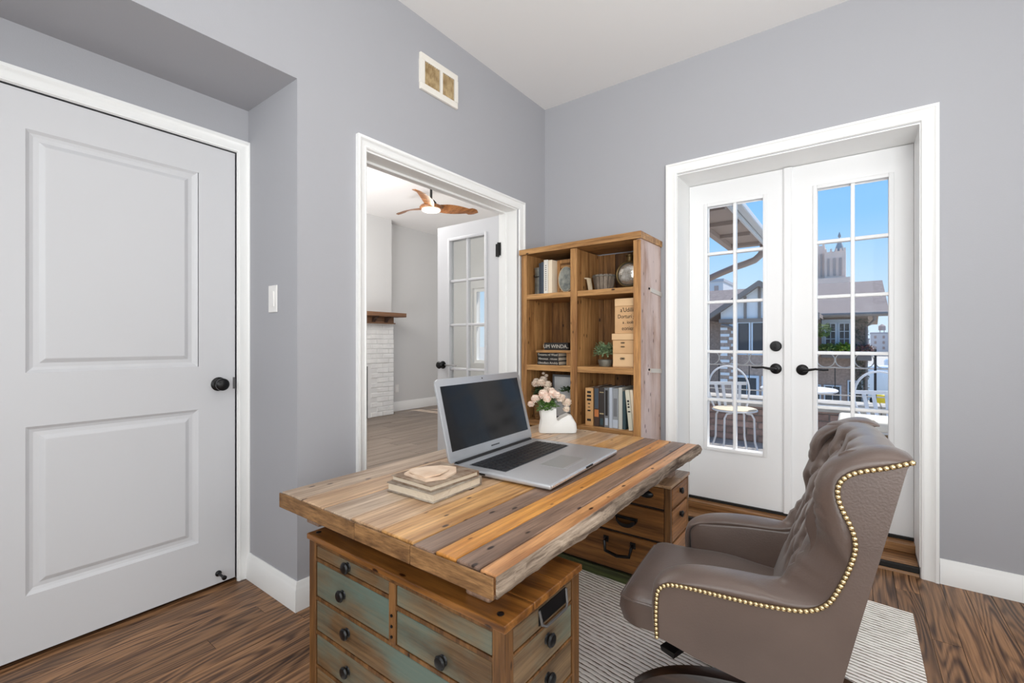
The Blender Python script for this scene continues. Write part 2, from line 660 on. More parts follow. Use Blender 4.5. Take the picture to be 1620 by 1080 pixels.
# jamb linings
jl = MB()
jl.box((-1.995, 1.300, 0), (-1.840, 1.3085, 2.014)).box((-1.995, 2.506, 0), (-1.840, 2.514, 2.014)).box((-1.995, 1.3085, 2.006), (-1.840, 2.506, 2.014))
jl.box((-1.965, 2.494, 0), (-1.930, 2.507, 2.007)).box((-1.965, 1.3085, 1.994), (-1.930, 2.494, 2.007)).box((-1.965, 1.3085, 0), (-1.930, 1.3205, 1.994))
tag(jl.build('trim_4', M['trim']), 'white jamb lining and stop inside the double opening', 'trim', kind='structure')
jf = MB()
jf.box((-.878, 2.863, .05), (-.8715, 3.2, 2.138)).box((.2475, 2.863, .05), (.254, 3.2, 2.138)).box((-.8715, 2.863, 2.1325), (.2475, 3.2, 2.138))
tag(jf.build('trim_5', M['trim']), 'white reveal lining of the french door opening', 'trim', kind='structure')
# floor step inside the reveal
st = thing('trim_6', 'stained oak threshold step below the french doors', 'threshold', (-.31, 2.9, 0), kind='structure')
MB().box((-.8715, 2.90, 0), (.2475, 3.2, .040), .003).build('tread', M['sill'], st)
MB().box((-.8715, 3.045, .040), (.2475, 3.2, .084), .004).build('sill', M['sill'], st)
MB().box((-.8715, 2.874, .012), (.2475, 2.900, .036), .002).build('metal_strip', M['dkgap'], st)
MB().prism([(2.868, .0), (2.900, .0), (2.900, .014), (2.876, .010)], 'x', -.8715, .2475).build('quarter_round', M['sill'], st)
tag(MB().box((-.8715, 3.105, .0845), (.2475, 3.17, .099)).build('trim_7', M['dkgap']), 'black weather strip along the bottom of the french doors', 'weather strip', kind='structure')


# ------------------------------------------------------------------ panel door in the alcove
def panel_door():
    d = thing('door_1', 'white two-panel door in the alcove with black knob', 'door', (-2.31, .5, .015), kind='structure')
    Y0, Y1, Z0, Z1 = .103, .9215, .017, 1.982
    XF, XB = -2.300, -2.338
    xs = XF
    mb = MB()
    openings = [(.252, .772, 1.000, 1.850), (.252, .775, .225, .812)]
    # stiles and rails
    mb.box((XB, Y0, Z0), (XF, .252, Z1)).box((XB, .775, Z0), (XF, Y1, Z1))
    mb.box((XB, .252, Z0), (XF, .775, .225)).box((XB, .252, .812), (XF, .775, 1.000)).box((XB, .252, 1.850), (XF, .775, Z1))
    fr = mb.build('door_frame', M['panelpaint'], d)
    for (a, b, c, e_) in openings:
        q = MB()
        # moulded edge then raised field
        steps = [(0, 0), (.010, -.008), (.020, -.011), (.034, -.010), (.046, -.003), (.050, -.0015)]
        rows = []
        for s, dep in steps:
            rows.append([(xs + dep, a + s, c + s), (xs + dep, b - s, c + s), (xs + dep, b - s, e_ - s), (xs + dep, a + s, e_ - s)])
        V = q.grid(rows, closed_v=True)
        q.bm.faces.new(V[-1])
        # back
        bmesh.ops.recalc_face_normals(q.bm, faces=q.bm.faces)
        for f in q.bm.faces:
            pass
        q.box((XB, a - .002, c - .002), (xs - .014, b + .002, e_ + .002))
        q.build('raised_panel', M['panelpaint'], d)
    k = MB()
    k.lathe([(.030, 0), (.031, .004), (.027, .008), (.012, .010), (.011, .024), (.020, .030), (.027, .040), (.027, .052), (.020, .060), (.006, .063)],
            (XF, .852, .918), 24, 'x').build('door_knob', M['black'], d, smooth=True)
    MB().box((XF - .001, .912, .892), (XF + .002, .9225, .945)).build('latch_plate', M['steel'], d)
    # spring door stop at the bottom
    s = MB()
    s.lathe([(.013, 0), (.013, .004), (.006, .008), (.005, .052), (.009, .056), (.010, .068), (.006, .070)], (XF, .852, .062), 12, 'x')
    s.build('door_stop', M['black'], d, smooth=True)


panel_door()
tag(MB().box((-2.36, .09, 0.0), (-2.34, .935, 1.995)).build('door_gap_shade', M['dkgap']), 'dark sheet painted as the shade behind the alcove door', 'door gap', kind='structure')  # dark sheet stands in for the shade in the door gap


# ------------------------------------------------------------------ light switch, vent
sw = thing('light_switch', 'white rocker light switch on the alcove side wall', 'light switch', (-2.042, .975, 1.296))
MB().box((-2.078, .969, 1.238), (-2.006, .975, 1.356), .002).build('plate', M['switch'], sw)
MB().prism([(.966, 1.264), (.970, 1.264), (.970, 1.330), (.9635, 1.330), (.9655, 1.297)], 'x', -2.059, -2.025).build('rocker', M['switch'], sw)

vt = thing('wall_vent', 'white wall register with two bays of tan slats near the ceiling', 'vent', (-1.842, 1.776, 2.54))
f = MB()
f.box((-1.842, 1.634, 2.448), (-1.826, 1.917, 2.484), .003).box((-1.842, 1.634, 2.606), (-1.826, 1.917, 2.642), .003)
f.box((-1.842, 1.634, 2.484), (-1.826, 1.663, 2.606)).box((-1.842, 1.889, 2.484), (-1.826, 1.917, 2.606)).box((-1.842, 1.777, 2.484), (-1.826, 1.795, 2.606))
f.build('frame', M['vent'], vt)
MB().box((-1.8415, 1.66, 2.48), (-1.8395, 1.892, 2.61)).build('backing', M['ventdark'], vt)
for a, b, n in ((1.665, 1.776, 8), (1.797, 1.888, 7)):
    for i in range(n):
        y = a + (i + .5) * (b - a) / n
        MB().hexa([(-1.838, y - .006, 2.485), (-1.828, y - .001, 2.485), (-1.828, y + .001, 2.485), (-1.838, y + .003, 2.485),
                   (-1.838, y - .006, 2.605), (-1.828, y - .001, 2.605), (-1.828, y + .001, 2.605), (-1.838, y + .003, 2.605)]).build('slat', M['ventslat'], vt)


# ------------------------------------------------------------------ french doors
def french(name, label, x0, x1, g0, g1, gz, zrows, y0, y1, pane_m, bot, top, midx, paint='doorpaint'):
    d = thing(name, label, 'door', ((x0 + x1) / 2, y1, bot), kind='structure')
    mb = MB()
    mb.box((x0, y0, bot), (g0, y1, top)).box((g1, y0, bot), (x1, y1, top)).box((g0, y0, bot), (g1, y1, gz[0])).box((g0, y0, gz[1]), (g1, y1, top))
    mb.build('door_frame', M[paint], d)
    b = MB()
    for yy, s in ((y0, -1), (y1, 1)):
        o = .012
        ya, yb = sorted((yy, yy + s * .008))
        w = .016
        b.box((g0 - w, ya, gz[0] - w), (g0 + .006, yb, gz[1] + w), .003).box((g1 - .006, ya, gz[0] - w), (g1 + w, yb, gz[1] + w), .003)
        b.box((g0 + .006, ya, gz[0] - w), (g1 - .006, yb, gz[0] + .006), .003).box((g0 + .006, ya, gz[1] - .006), (g1 - .006, yb, gz[1] + w), .003)
    b.build('glazing_bead', M[paint], d, smooth=True)
    ym = (y0 + y1) / 2
    MB().box((midx - .0095, y0 + .002, gz[0] + .001), (midx + .0095, y1 - .002, gz[1] - .001), .004).build('muntin', M[paint], d)
    zs = [gz[0]] + sorted(zrows) + [gz[1]]
    for z in zrows:
        MB().box((g0 + .001, y0 + .003, z - .0095), (midx - .0095, y1 - .003, z + .0095), .004).build('muntin', M[paint], d)
        MB().box((midx + .0095, y0 + .003, z - .0095), (g1 - .001, y1 - .003, z + .0095), .004).build('muntin', M[paint], d)
    for za, zb in zip(zs, zs[1:]):
        for xa, xb in ((g0, midx), (midx, g1)):
            MB().box((xa + .004, ym - .0015, za + .004), (xb - .004, ym + .0015, zb - .004)).build('pane', pane_m, d)
    return d


ZR = [.737, 1.045, 1.363, 1.675]
dl = french('door_2', 'left white french door with lever and deadbolt', -.8705, -.313, -.763, -.434, (.427, 1.984), ZR, 3.12, 3.165, M['pane'], .099, 2.130, -.598)
dr = french('door_3', 'right white french door behind the chair', -.3105, .2465, -.172, .153, (.427, 1.984), ZR, 3.12, 3.165, M['pane'], .099, 2.130, -.005)
MB().prism([(-.333, 3.12), (-.333, 3.108), (-.326, 3.102), (-.296, 3.102), (-.289, 3.108), (-.289, 3.12)], 'z', .10, 2.128).build('astragal', M['doorpaint'], dr)


def lever(parent, x, z, s, y=3.12):
    l = MB()
    l.lathe([(.031, 0), (.031, -.006), (.026, -.011), (.012, -.013), (.011, -.034), (.008, -.036)], (x, y, z), 24, 'y')
    pts = [(x, y - .030, z), (x + s * .03, y - .036, z + .001), (x + s * .065, y - .037, z + .008), (x + s * .10, y - .034, z + .004), (x + s * .125, y - .032, z + .006)]
    l.tube(pts, [.009, .0075, .006, .006, .005], 8)
    return l.build('lever_handle', M['black'], parent, smooth=True)


lever(dl, -.372, .948, -1)
lever(dr, -.238, .946, 1)
db = MB().lathe([(.031, 0), (.031, -.008), (.026, -.014), (.008, -.015)], (-.372, 3.12, 1.082), 24, 'y').box((-.3745, 3.086, 1.067), (-.3695, 3.106, 1.097), .002)
db.build('deadbolt', M['black'], dl, smooth=True)

# open leaf of the inner double door, swung into the next room
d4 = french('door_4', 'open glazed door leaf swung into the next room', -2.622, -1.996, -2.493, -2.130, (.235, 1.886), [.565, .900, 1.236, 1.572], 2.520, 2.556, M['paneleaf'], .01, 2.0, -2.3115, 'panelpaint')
MB().lathe([(.030, 0), (.030, -.006), (.012, -.009), (.011, -.028), (.024, -.034), (.029, -.046), (.022, -.056), (.006, -.058)], (-2.561, 2.520, .928), 20, 'y').build('door_knob', M['black'], d4, smooth=True)
MB().tube([(-2.53, 2.509, .928), (-2.47, 2.507, .929), (-2.41, 2.508, .926)], .004, 6).build('latch_rod', M['steel'], d4)
for hz in (1.755, .24):
    MB().box((-2.030, 2.512, hz - .045), (-2.004, 2.5195, hz + .045), .002).box((-1.990, 2.4895, hz - .045), (-1.966, 2.4935, hz + .045), .001).tube([(-1.999, 2.506, hz - .05), (-1.999, 2.506, hz + .05)], .009, 10).build('hinge', M['black'], d4)

# ------------------------------------------------------------------ next room
FZ = 2.967
M['farwall'] = mat('next_room_paint', (214, 214, 214), .75)
tag(MB().box((-6.2, .2, -.08), (-1.992, 6.0, -.012)).build('floor.001', M['subfloor']), 'grey-brown plank floor of the next room', 'floor', kind='structure')
fr_ = bpy.data.objects['floor.001']
x = -6.0
while x < -1.99:
    y = .25 + random.uniform(-.9, 0)
    while y < 5.85:
        y1 = min(y + random.uniform(1.4, 2.6), 5.85)
        if y1 > .3:
            MB().box((x + .001, max(y, .25), -.013), (min(x + .148, -1.993), y1 - .002, random.uniform(-.001, 0))).build('floor_board', M['farfloor'], fr_)
        y = y1
    x += .15
tag(MB().box((-6.1, .2, 0), (-5.84, 6.0, FZ)).build('wall_far', M['farwall']), 'pale grey far wall of the next room', 'wall', kind='structure')
ws = MB()
ws.box((-5.84, 5.75, 0), (-5.15, 5.95, FZ)).box((-4.35, 5.75, 0), (-1.992, 5.95, FZ)).box((-5.15, 5.75, 0), (-4.35, 5.95, .75)).box((-5.15, 5.75, 2.0), (-4.35, 5.95, FZ))
tag(ws.build('wall_far_side', M['farwall']), 'window wall of the next room seen through the door panes', 'wall', kind='structure')
w1 = thing('window_1', 'white sash window in the next room', 'window', (-4.75, 5.78, .75), kind='structure')
MB().box((-5.15, 5.80, .75), (-5.10, 5.86, 2.0)).box((-4.40, 5.80, .75), (-4.35, 5.86, 2.0)).box((-5.10, 5.80, .75), (-4.40, 5.86, .80)).box((-5.10, 5.80, 1.95), (-4.40, 5.86, 2.0)).box((-5.10, 5.80, 1.36), (-4.40, 5.86, 1.40)).build('window_frame', M['trim'], w1)
for a, b in ((.80, 1.36), (1.40, 1.95)):
    MB().box((-5.10, 5.828, a), (-4.40, 5.832, b)).build('pane', M['pane'], w1)
tag(MB().box((-6.0, .05, 0), (-2.44, .2, FZ)).build('wall_near_side', M['farwall']), 'hidden side wall of the next room', 'wall', kind='structure')
tag(MB().box((-2.10, 3.2, 0), (-1.992, 5.75, FZ)).box((-2.10, .2, 2.36), (-1.992, 3.2, FZ)).build('wall_next_right', M['farwall']), 'side wall of the next room by the balcony', 'wall', kind='structure')
tag(MB().box((-6.1, .05, FZ), (-1.88, 6.0, FZ + .1)).build('ceiling.001', M['ceil']), 'white ceiling of the next room above the fan', 'ceiling', kind='structure')
# chimney breast
cb = thing('chimney_breast', 'plastered chimney breast with white painted brick below a wood mantel', 'fireplace', (-5.73, 3.4, 0), kind='structure')
MB().box((-5.84, 2.3, 0), (-5.655, 4.47, FZ)).build('plaster', M['farwall'], cb)
M['wbrick'] = mat('white_brick', (240, 240, 239), .6, vary=(9, (230, 230, 230)), bump=(50, .2))
M['mortar'] = mat('white_mortar', (226, 226, 226), .9)
mbm = MB().box((-5.655, 4.03, 0), (-5.630, 4.482, 1.385)).box((-5.655, 2.62, 0), (-5.630, 2.95, 1.385)).box((-5.655, 2.95, .75), (-5.630, 4.03, 1.385))
mbm.build('mortar_bed', M['mortar'], cb)
MB().box((-5.656, 2.95, 0), (-5.64, 4.03, .75)).build('firebox', M['black'], cb)
z = .004
row = 0
while z < 1.38:
    y = 4.484
    w = .205 if row % 2 == 0 else .1
    while y > 2.64:
        a = max(y - w, 2.62)
        if not (z < .72 and a < 4.02 and y > 2.96):
            px = -5.622 + random.uniform(-.003, .003)
            MB().box((-5.650, a + .009, z), (px, y, min(z + .062, 1.384)), .003, 1).build('brick', M['wbrick'], cb)
        y = a
        w = .205
    z += .0715
    row += 1
mt = thing('mantel_shelf', 'brown wooden mantel shelf with carved brackets over white brick', 'mantel', (-5.54, 3.45, 1.4))
M['mantel'] = wood('mantel_oak', (150, 112, 84), (108, 76, 54), 'y', .5, 1, 20, knots=False, spread=.05)
MB().box((-5.65, 2.4, 1.475), (-5.42, 4.565, 1.535), .004).build('shelf', M['mantel'], mt)
MB().box((-5.62, 2.55, 1.385), (-5.55, 4.43, 1.475), .003).box((-5.62, 2.53, 1.372), (-5.535, 4.45, 1.388), .002).build('frieze', M['mantel'], mt)
M['mantel_dark'] = mat('mantel_dark', (58, 38, 26), .6)
for y in (2.75, 3.2, 3.65, 4.06, 4.28):
    MB().prism([(-5.55, 1.392), (-5.548, 1.474), (-5.44, 1.474), (-5.455, 1.455), (-5.50, 1.44), (-5.525, 1.41), (-5.53, 1.392)], 'y', y - .022, y + .022).build('bracket', M['mantel_dark'], mt)
tag(skirting([(-5.84, 5.75), (-5.84, 4.472)], .15).build('baseboard_far', M['trim'], smooth=True), 'white baseboard on the far wall of the next room', 'baseboard', kind='structure')
ol = thing('wall_outlet', 'white outlet plate low on the far wall of the next room', 'outlet', (-5.84, 4.72, .36))
MB().box((-5.84, 4.685, .30), (-5.834, 4.755, .42), .002).build('plate', M['switch'], ol)
MB().box((-5.836, 4.703, .325), (-5.832, 4.737, .395), .001).build('socket', M['trim'], ol)


# ------------------------------------------------------------------ ceiling fan
def fan():
    c = Vector((-3.98, 3.72, 2.67))
    t = thing('ceiling_fan', 'three-blade wooden ceiling fan with lit lamp in the next room', 'ceiling fan', (c.x, c.y, FZ))
    bl = wood('fan_walnut', (176, 122, 78), (120, 74, 40), 'x', .4, 1.5, 18, knots=False, spread=.06)
    MB().lathe([(.075, FZ - .001), (.075, FZ - .02), (.045, FZ - .045), (.018, FZ - .05)], (c.x, c.y, 0), 20).build('canopy', M['black'], t, smooth=True)
    MB().lathe([(.014, FZ - .05), (.014, 2.78), (.04, 2.77), (.062, 2.745), (.066, 2.72), (.06, 2.712)], (c.x, c.y, 0), 20).build('downrod', M['black'], t, smooth=True)
    MB().lathe([(.06, 2.714), (.12, 2.705), (.135, 2.685), (.125, 2.665), (.10, 2.662)], (c.x, c.y, 0), 28).build('hub', bl, t, smooth=True)
    lamp = mat('fan_lamp_glow', (255, 244, 224), .5, emit=2.2)
    MB().lathe([(.108, 2.663), (.110, 2.653), (.095, 2.642), (.05, 2.636), (.004, 2.635)], (c.x, c.y, 0), 28).build('lamp_shade', lamp, t, smooth=True)
    for ang in (62, 180, 300):
        b = MB()
        rows = []
        n = 16
        for i in range(n + 1):
            s = i / n
            r = .09 + s * .50
            wd = .052 + .035 * math.sin(PI * min(1, s * 1.15 + .1)) if s < .8 else .07 * math.sqrt(max(0.0, 1 - ((s - .8) / .2) ** 2)) + .004
            off = .035 * math.sin(s * PI * .95)
            pitch = -math.radians(26) * (1 - s * .45)
            zc = .012 * math.sin(s * PI) + .015 * s
            rr = []
            for k, (q, hh) in enumerate(((-1, 0), (-.5, .006), (0, .008), (.5, .006), (1, 0), (.5, -.006), (0, -.007), (-.5, -.006))):
                yy = q * wd
                rr.append((r, off + yy * math.cos(pitch) - hh * math.sin(pitch), zc + yy * math.sin(pitch) + hh * math.cos(pitch)))
            rows.append(rr)
        V = b.grid(rows, closed_v=True)
        b.bm.faces.new(V[0][::-1])
        b.bm.faces.new(V[-1])
        b.xform(Matrix.Translation(Vector((c.x, c.y, 2.687))) @ Matrix.Rotation(math.radians(ang), 4, 'Z'))
        bmesh.ops.recalc_face_normals(b.bm, faces=b.bm.faces)
        b.build('blade', bl, t, smooth=True)
    light('fan_lamp', 'POINT', (c.x, c.y, 2.55), 5, (1, .9, .75), .08)


fan()

# ------------------------------------------------------------------ rug
def rug():
    m = bpy.data.materials.new('woven_rug')
    m.use_nodes = True
    t = m.node_tree
    b = t.nodes['Principled BSDF']
    b.inputs['Roughness'].default_value = .95
    b.inputs['Specular IOR Level'].default_value = .1
    tcn = t.nodes.new('ShaderNodeTexCoord')
    mp = t.nodes.new('ShaderNodeMapping')
    mp.inputs['Rotation'].default_value = (0, 0, math.radians(8))
    t.links.new(tcn.outputs['Object'], mp.inputs['Vector'])
    wv = t.nodes.new('ShaderNodeTexWave')
    wv.bands_direction = 'Y'
    wv.inputs['Scale'].default_value = 17
    wv.inputs['Distortion'].default_value = 1.6
    wv.inputs['Detail'].default_value = 3
    wv.inputs['Detail Scale'].default_value = 1.6
    t.links.new(mp.outputs[0], wv.inputs['Vector'])
    ns = t.nodes.new('ShaderNodeTexNoise')
    ns.inputs['Scale'].default_value = 60
    ns.inputs['Detail'].default_value = 3
    mp2 = t.nodes.new('ShaderNodeMapping')
    mp2.inputs['Scale'].default_value = (.5, 1.6, 1)
    t.links.new(tcn.outputs['Object'], mp2.inputs['Vector'])
    t.links.new(mp2.outputs[0], ns.inputs['Vector'])
    ad = t.nodes.new('ShaderNodeMath')
    ad.operation = 'MULTIPLY_ADD'
    ad.inputs[1].default_value = .5
    t.links.new(ns.outputs['Fac'], ad.inputs[0])
    t.links.new(wv.outputs['Fac'], ad.inputs[2])
    r = t.nodes.new('ShaderNodeValToRGB')
    r.color_ramp.elements[0].position = .26
    r.color_ramp.elements[0].color = lin((108, 88, 72))
    r.color_ramp.elements[1].position = .48
    r.color_ramp.elements[1].color = lin((252, 247, 240))
    t.links.new(ad.outputs[0], r.inputs[0])
    t.links.new(r.outputs[0], b.inputs['Base Color'])
    bp = t.nodes.new('ShaderNodeBump')
    bp.inputs['Strength'].default_value = .7
    bp.inputs['Distance'].default_value = .006
    t.links.new(ad.outputs[0], bp.inputs['Height'])
    t.links.new(bp.outputs[0], b.inputs['Normal'])
    o = MB().prism([(-1.30, .05), (.185, .05), (.188, 1.2), (.192, 2.452), (.0, 2.47), (-.40, 2.62), (-.80, 2.79), (-.94, 2.72), (-.94, 2.44), (-1.30, 2.44)], 'z', .0005, .0095, .003).build('woven_rug', m, loc=(-.5, 1.3, 0))
    tag(o, 'cream woven rug with thin brown lines under desk and chair', 'rug')


rug()

# ------------------------------------------------------------------ desk
RUGZ = .0095
M['tan'] = wood('plank_tan', (210, 176, 140), (158, 122, 90), 'y', .36, 1.6, 26, spread=.12, spec=.5)
M['greytan'] = wood('plank_greytan', (204, 182, 158), (152, 126, 104), 'y', .36, 1.6, 26, spread=.10, spec=.5)
M['orange'] = wood('plank_orange', (232, 166, 84), (178, 112, 46), 'y', .34, 1.4, 20, spread=.10, spec=.5)
M['brown'] = wood('plank_brown', (164, 134, 114), (112, 88, 74), 'y', .40, 1.6, 24, spread=.08, spec=.45)
M['russet'] = wood('plank_russet', (224, 166, 112), (166, 112, 70), 'y', .36, 1.6, 22, spread=.06, spec=.5)
M['honey'] = wood('plank_honey', (222, 172, 110), (168, 118, 64), 'y', .36, 1.5, 24, spread=.06, spec=.5)
M['bark'] = wood('live_edge_bark', (190, 170, 150), (96, 78, 64), 'y', .85, 3, 40, bump=.9, knots=False, spread=.05)
M['endgrain'] = wood('end_grain', (164, 122, 78), (104, 72, 42), 'x', .6, 8, 40, bump=.5, knots=False, spread=.1)
M['pedtop'] = wood('pedestal_top', (164, 108, 50), (92, 54, 22), 'x', .3, 1.4, 18, spread=.15, spec=.5)
M['pedframe'] = wood('pedestal_frame', (136, 94, 52), (82, 52, 26), 'z', .5, 2, 24, spread=.1)
M['painted'] = wood('painted_drawer', (136, 106, 72), (92, 68, 44), 'x', .55, 1.5, 22, spread=.08, knots=False, wear=((92, 114, 106), .47, 2.4))
M['paintedy'] = wood('painted_drawer_side', (140, 114, 84), (100, 78, 56), 'y', .55, 1.5, 22, spread=.08, knots=False, wear=((98, 116, 106), .52, 2.6))
M['amber'] = wood('amber_drawer', (172, 116, 60), (108, 68, 32), 'x', .45, 1.4, 22, spread=.08, knots=False)
M['ambery'] = wood('amber_drawer_side', (184, 130, 82), (128, 84, 48), 'y', .45, 1.4, 22, spread=.08)
M['greenbase'] = wood('green_plinth', (92, 104, 58), (60, 62, 36), 'x', .6, 1.5, 20, spread=.05)
M['shadowgap'] = mat('carcass_dark', (40, 26, 16), .8)

desk = thing('writing_desk', 'large reclaimed-plank desk with two drawer pedestals', 'desk', (-1.06, 1.53, RUGZ))
seams = [-1.519, -1.395, -1.268, -1.135, -1.000, -.868, -.795, -.727, -.655, -.603]
pm = ['greytan', 'tan', 'greytan', 'tan', 'honey', 'brown', 'orange', 'brown', 'russet']
for i, k in enumerate(pm):
    a, b = seams[i], seams[i + 1]
    y0 = .752 + random.uniform(-.004, .004)
    y1 = 2.30 + random.uniform(-.004, .004)
    MB().box((a + .0008, y0, .566), (b - .0008, y1, .613 + random.uniform(-.0008, .0008)), .004).build('top_plank', M[k], desk)
for a, b, k in ((-1.519, -1.1, 0), (-1.1, -.87, 1), (-.87, -.606, 2)):
    MB().box((a + .001, .742, .564), (b - .001, .7475, .611), .002).build('end_trim', M['endgrain'], desk)
le = MB()
rows = []
n = 70
for i in range(n + 1):
    y = .747 + (2.302 - .747) * i / n
    w = .010 + .008 * math.sin(y * 9.1) * math.sin(y * 3.3 + 1) + random.uniform(-.0025, .0025)
    w = max(.003, w)
    rows.append([(-.6028, y, .567), (-.6028 + w * .7, y, .568 + random.uniform(0, .004)), (-.6028 + w * 1.2, y, .588 + random.uniform(-.004, .004)),
                 (-.6028 + w * .8, y, .606 + random.uniform(-.003, .002)), (-.6028, y, .6135)])
V = le.grid(rows, closed_v=True)
le.bm.faces.new(V[0])
le.bm.faces.new(V[-1][::-1])
bmesh.ops.recalc_face_normals(le.bm, faces=le.bm.faces)
le.build('live_edge', M['bark'], desk, smooth=True)
# battens below the top, resting on the pedestals
for y in (1.0, 2.12):
    MB().box((-1.44, y - .035, .540), (-.66, y + .035, .5655), .004).build('batten', M['brown'], desk)
for x, y in ((-.69, .835), (-1.40, .835), (-.69, 1.0), (-1.40, 1.0), (-.69, 2.10), (-1.40, 2.10)):
    MB().box((x - .045, y - .04, .514 if y < 1.5 else .4915), (x + .03, y + .04, .5655 if y < .9 else .5395), .006).build('support_block', M['brown'], desk)

PX0, PX1 = -1.358, -.588


def knob(parent, p, axis, s, r=.017):
    x, y, z = p
    pr_ = [(r * .8, 0), (r * .55, s * r * .25), (r * .9, s * r * .5), (r, s * r * .75), (r * .8, s * r * 1.0), (r * .3, s * r * 1.12)]
    return MB().lathe(pr_, p, 14, axis).build('knob', M['black'], parent, smooth=True)


def near_pedestal():
    Y0, Y1 = .757, 1.085
    zb = RUGZ
    car = MB().box((PX0 + .03, Y0 + .014, .03), (PX1 - .014, Y1 - .01, .485))
    car.build('pedestal_carcass', M['shadowgap'], desk)
    yb = [Y0 - .006, Y0 + .105, Y0 + .220, Y1 + .006]
    for a, b in zip(yb, yb[1:]):
        MB().box((PX0 - .006, a + .0007, .4965), (PX1 + .006, b - .0007, .514), .003).build('pedestal_top_board', M['pedtop'], desk)
    for x in (PX0, PX1 - .034):
        for y in (Y0, Y1 - .034):
            MB().box((x, y, zb), (x + .034, y + .034, .4962), .003).build('corner_post', M['pedframe'], desk)
    MB().box((PX0 + .034, Y0 + .002, .484), (PX1 - .034, Y0 + .03, .4962), .002).box((PX1 - .03, Y0 + .034, .486), (PX1 - .002, Y1 - .034, .4962), .002).build('top_rail', M['pedframe'], desk)
    # rails between drawers on the end face
    for x0, x1, z in ((PX0 + .034, PX1 - .034, .322), (PX0 + .034, PX1 - .034, .218), (PX0 + .034, PX1 - .034, .114), (PX0 + .034, -.971, .4405), (-.945, PX1 - .034, .4235)):
        MB().box((x0, Y0 + .003, z - .005), (x1, Y0 + .02, z + .005), .001).build('drawer_rail', M['pedframe'], desk)
    dv = MB().box((-.971, Y0 + .001, .327), (-.945, Y0 + .02, .484), .002).build('drawer_divider', M['pedframe'], desk)
    for z in (.345, .372, .40):
        MB().lathe([(.004, 0), (.004, -.003), (.002, -.004)], (-.958, Y0 + .001, z), 8, 'y').build('nail', M['black'], dv)

    def face(x0, x1, z0, z1, kn=()):
        d = MB().box((x0 + .003, Y0 + .004, z0 + .002), (x1 - .003, Y0 + .022, z1 - .002), .003).build('drawer', M['painted'], desk)
        for kx, kz in kn:
            knob(d, (kx, Y0 + .004, kz), 'y', -1)
    L, R = PX0 + .034, PX1 - .034
    face(L, -.971, .4455, .484, [(-1.157, .466)])
    face(L, -.971, .327, .4355, [(-1.182, .378)])
    face(-.945, R, .4285, .484)
    face(-.945, R, .327, .4185, [(-.773, .360)])
    face(L, R, .223, .317, [(-1.16, .277), (-.77, .268)])
    face(L, R, .119, .213, [(-1.16, .168), (-.77, .165)])
    face(L, R, .03, .109)
    # drawers on the long side facing the chair
    a, b = Y0 + .034, Y1 - .034

    def side(z0, z1, kz=None, cup=False, m='paintedy'):
        d = MB().box((PX1 - .022, a + .003, z0 + .002), (PX1 - .004, b - .003, z1 - .002), .003).build('drawer', M[m], desk)
        if kz:
            knob(d, (PX1 - .004, .932, kz), 'x', 1)
        if cup:
            q = MB()
            yc = .955
            q.box((PX1 - .005, yc - .062, z0 + .010), (PX1 - .002, yc + .062, z1 - .004), .001)
            q.build('pull_recess', M['black'], d)
            q = MB()
            q.tube([(PX1 - .002, yc - .062, z1 - .006), (PX1 + .004, yc - .058, z0 + .014), (PX1 + .008, yc - .046, z0 + .007), (PX1 + .008, yc + .046, z0 + .007), (PX1 + .004, yc + .058, z0 + .014), (PX1 - .002, yc + .062, z1 - .006)], .0035, 8)
            q.build('bin_pull', M['steel'], d)
    side(.431, .485, cup=True)
    side(.337, .425, .393)
    side(.240, .331, .298)
    side(.143, .234, .19)
    side(.03, .137)
    for z in (.428, .334, .237, .140):
        MB().box((PX1 - .02, a, z - .003), (PX1 - .003, b, z + .003), .001).build('drawer_rail', M['pedframe'], desk)
    MB().box((PX0 + .002, Y0 + .034, .03), (PX0 + .016, Y1 - .034, .484), .002).box((PX0 + .034, Y1 - .016, .03), (PX1 - .034, Y1 - .002, .484), .002).build('side_panel', M['pedframe'], desk)
    for bx, by in ((PX1 - .03, Y0 + .025), (PX0 + .02, Y0 + .02), (PX0 + .04, Y1 - .03), (PX0 + .05, Y0 + .06)):
        MB().lathe([(.008, .0), (.008, .0025), (.004, .004)], (bx, by, .5135), 10).build('nail', M['black'], desk)


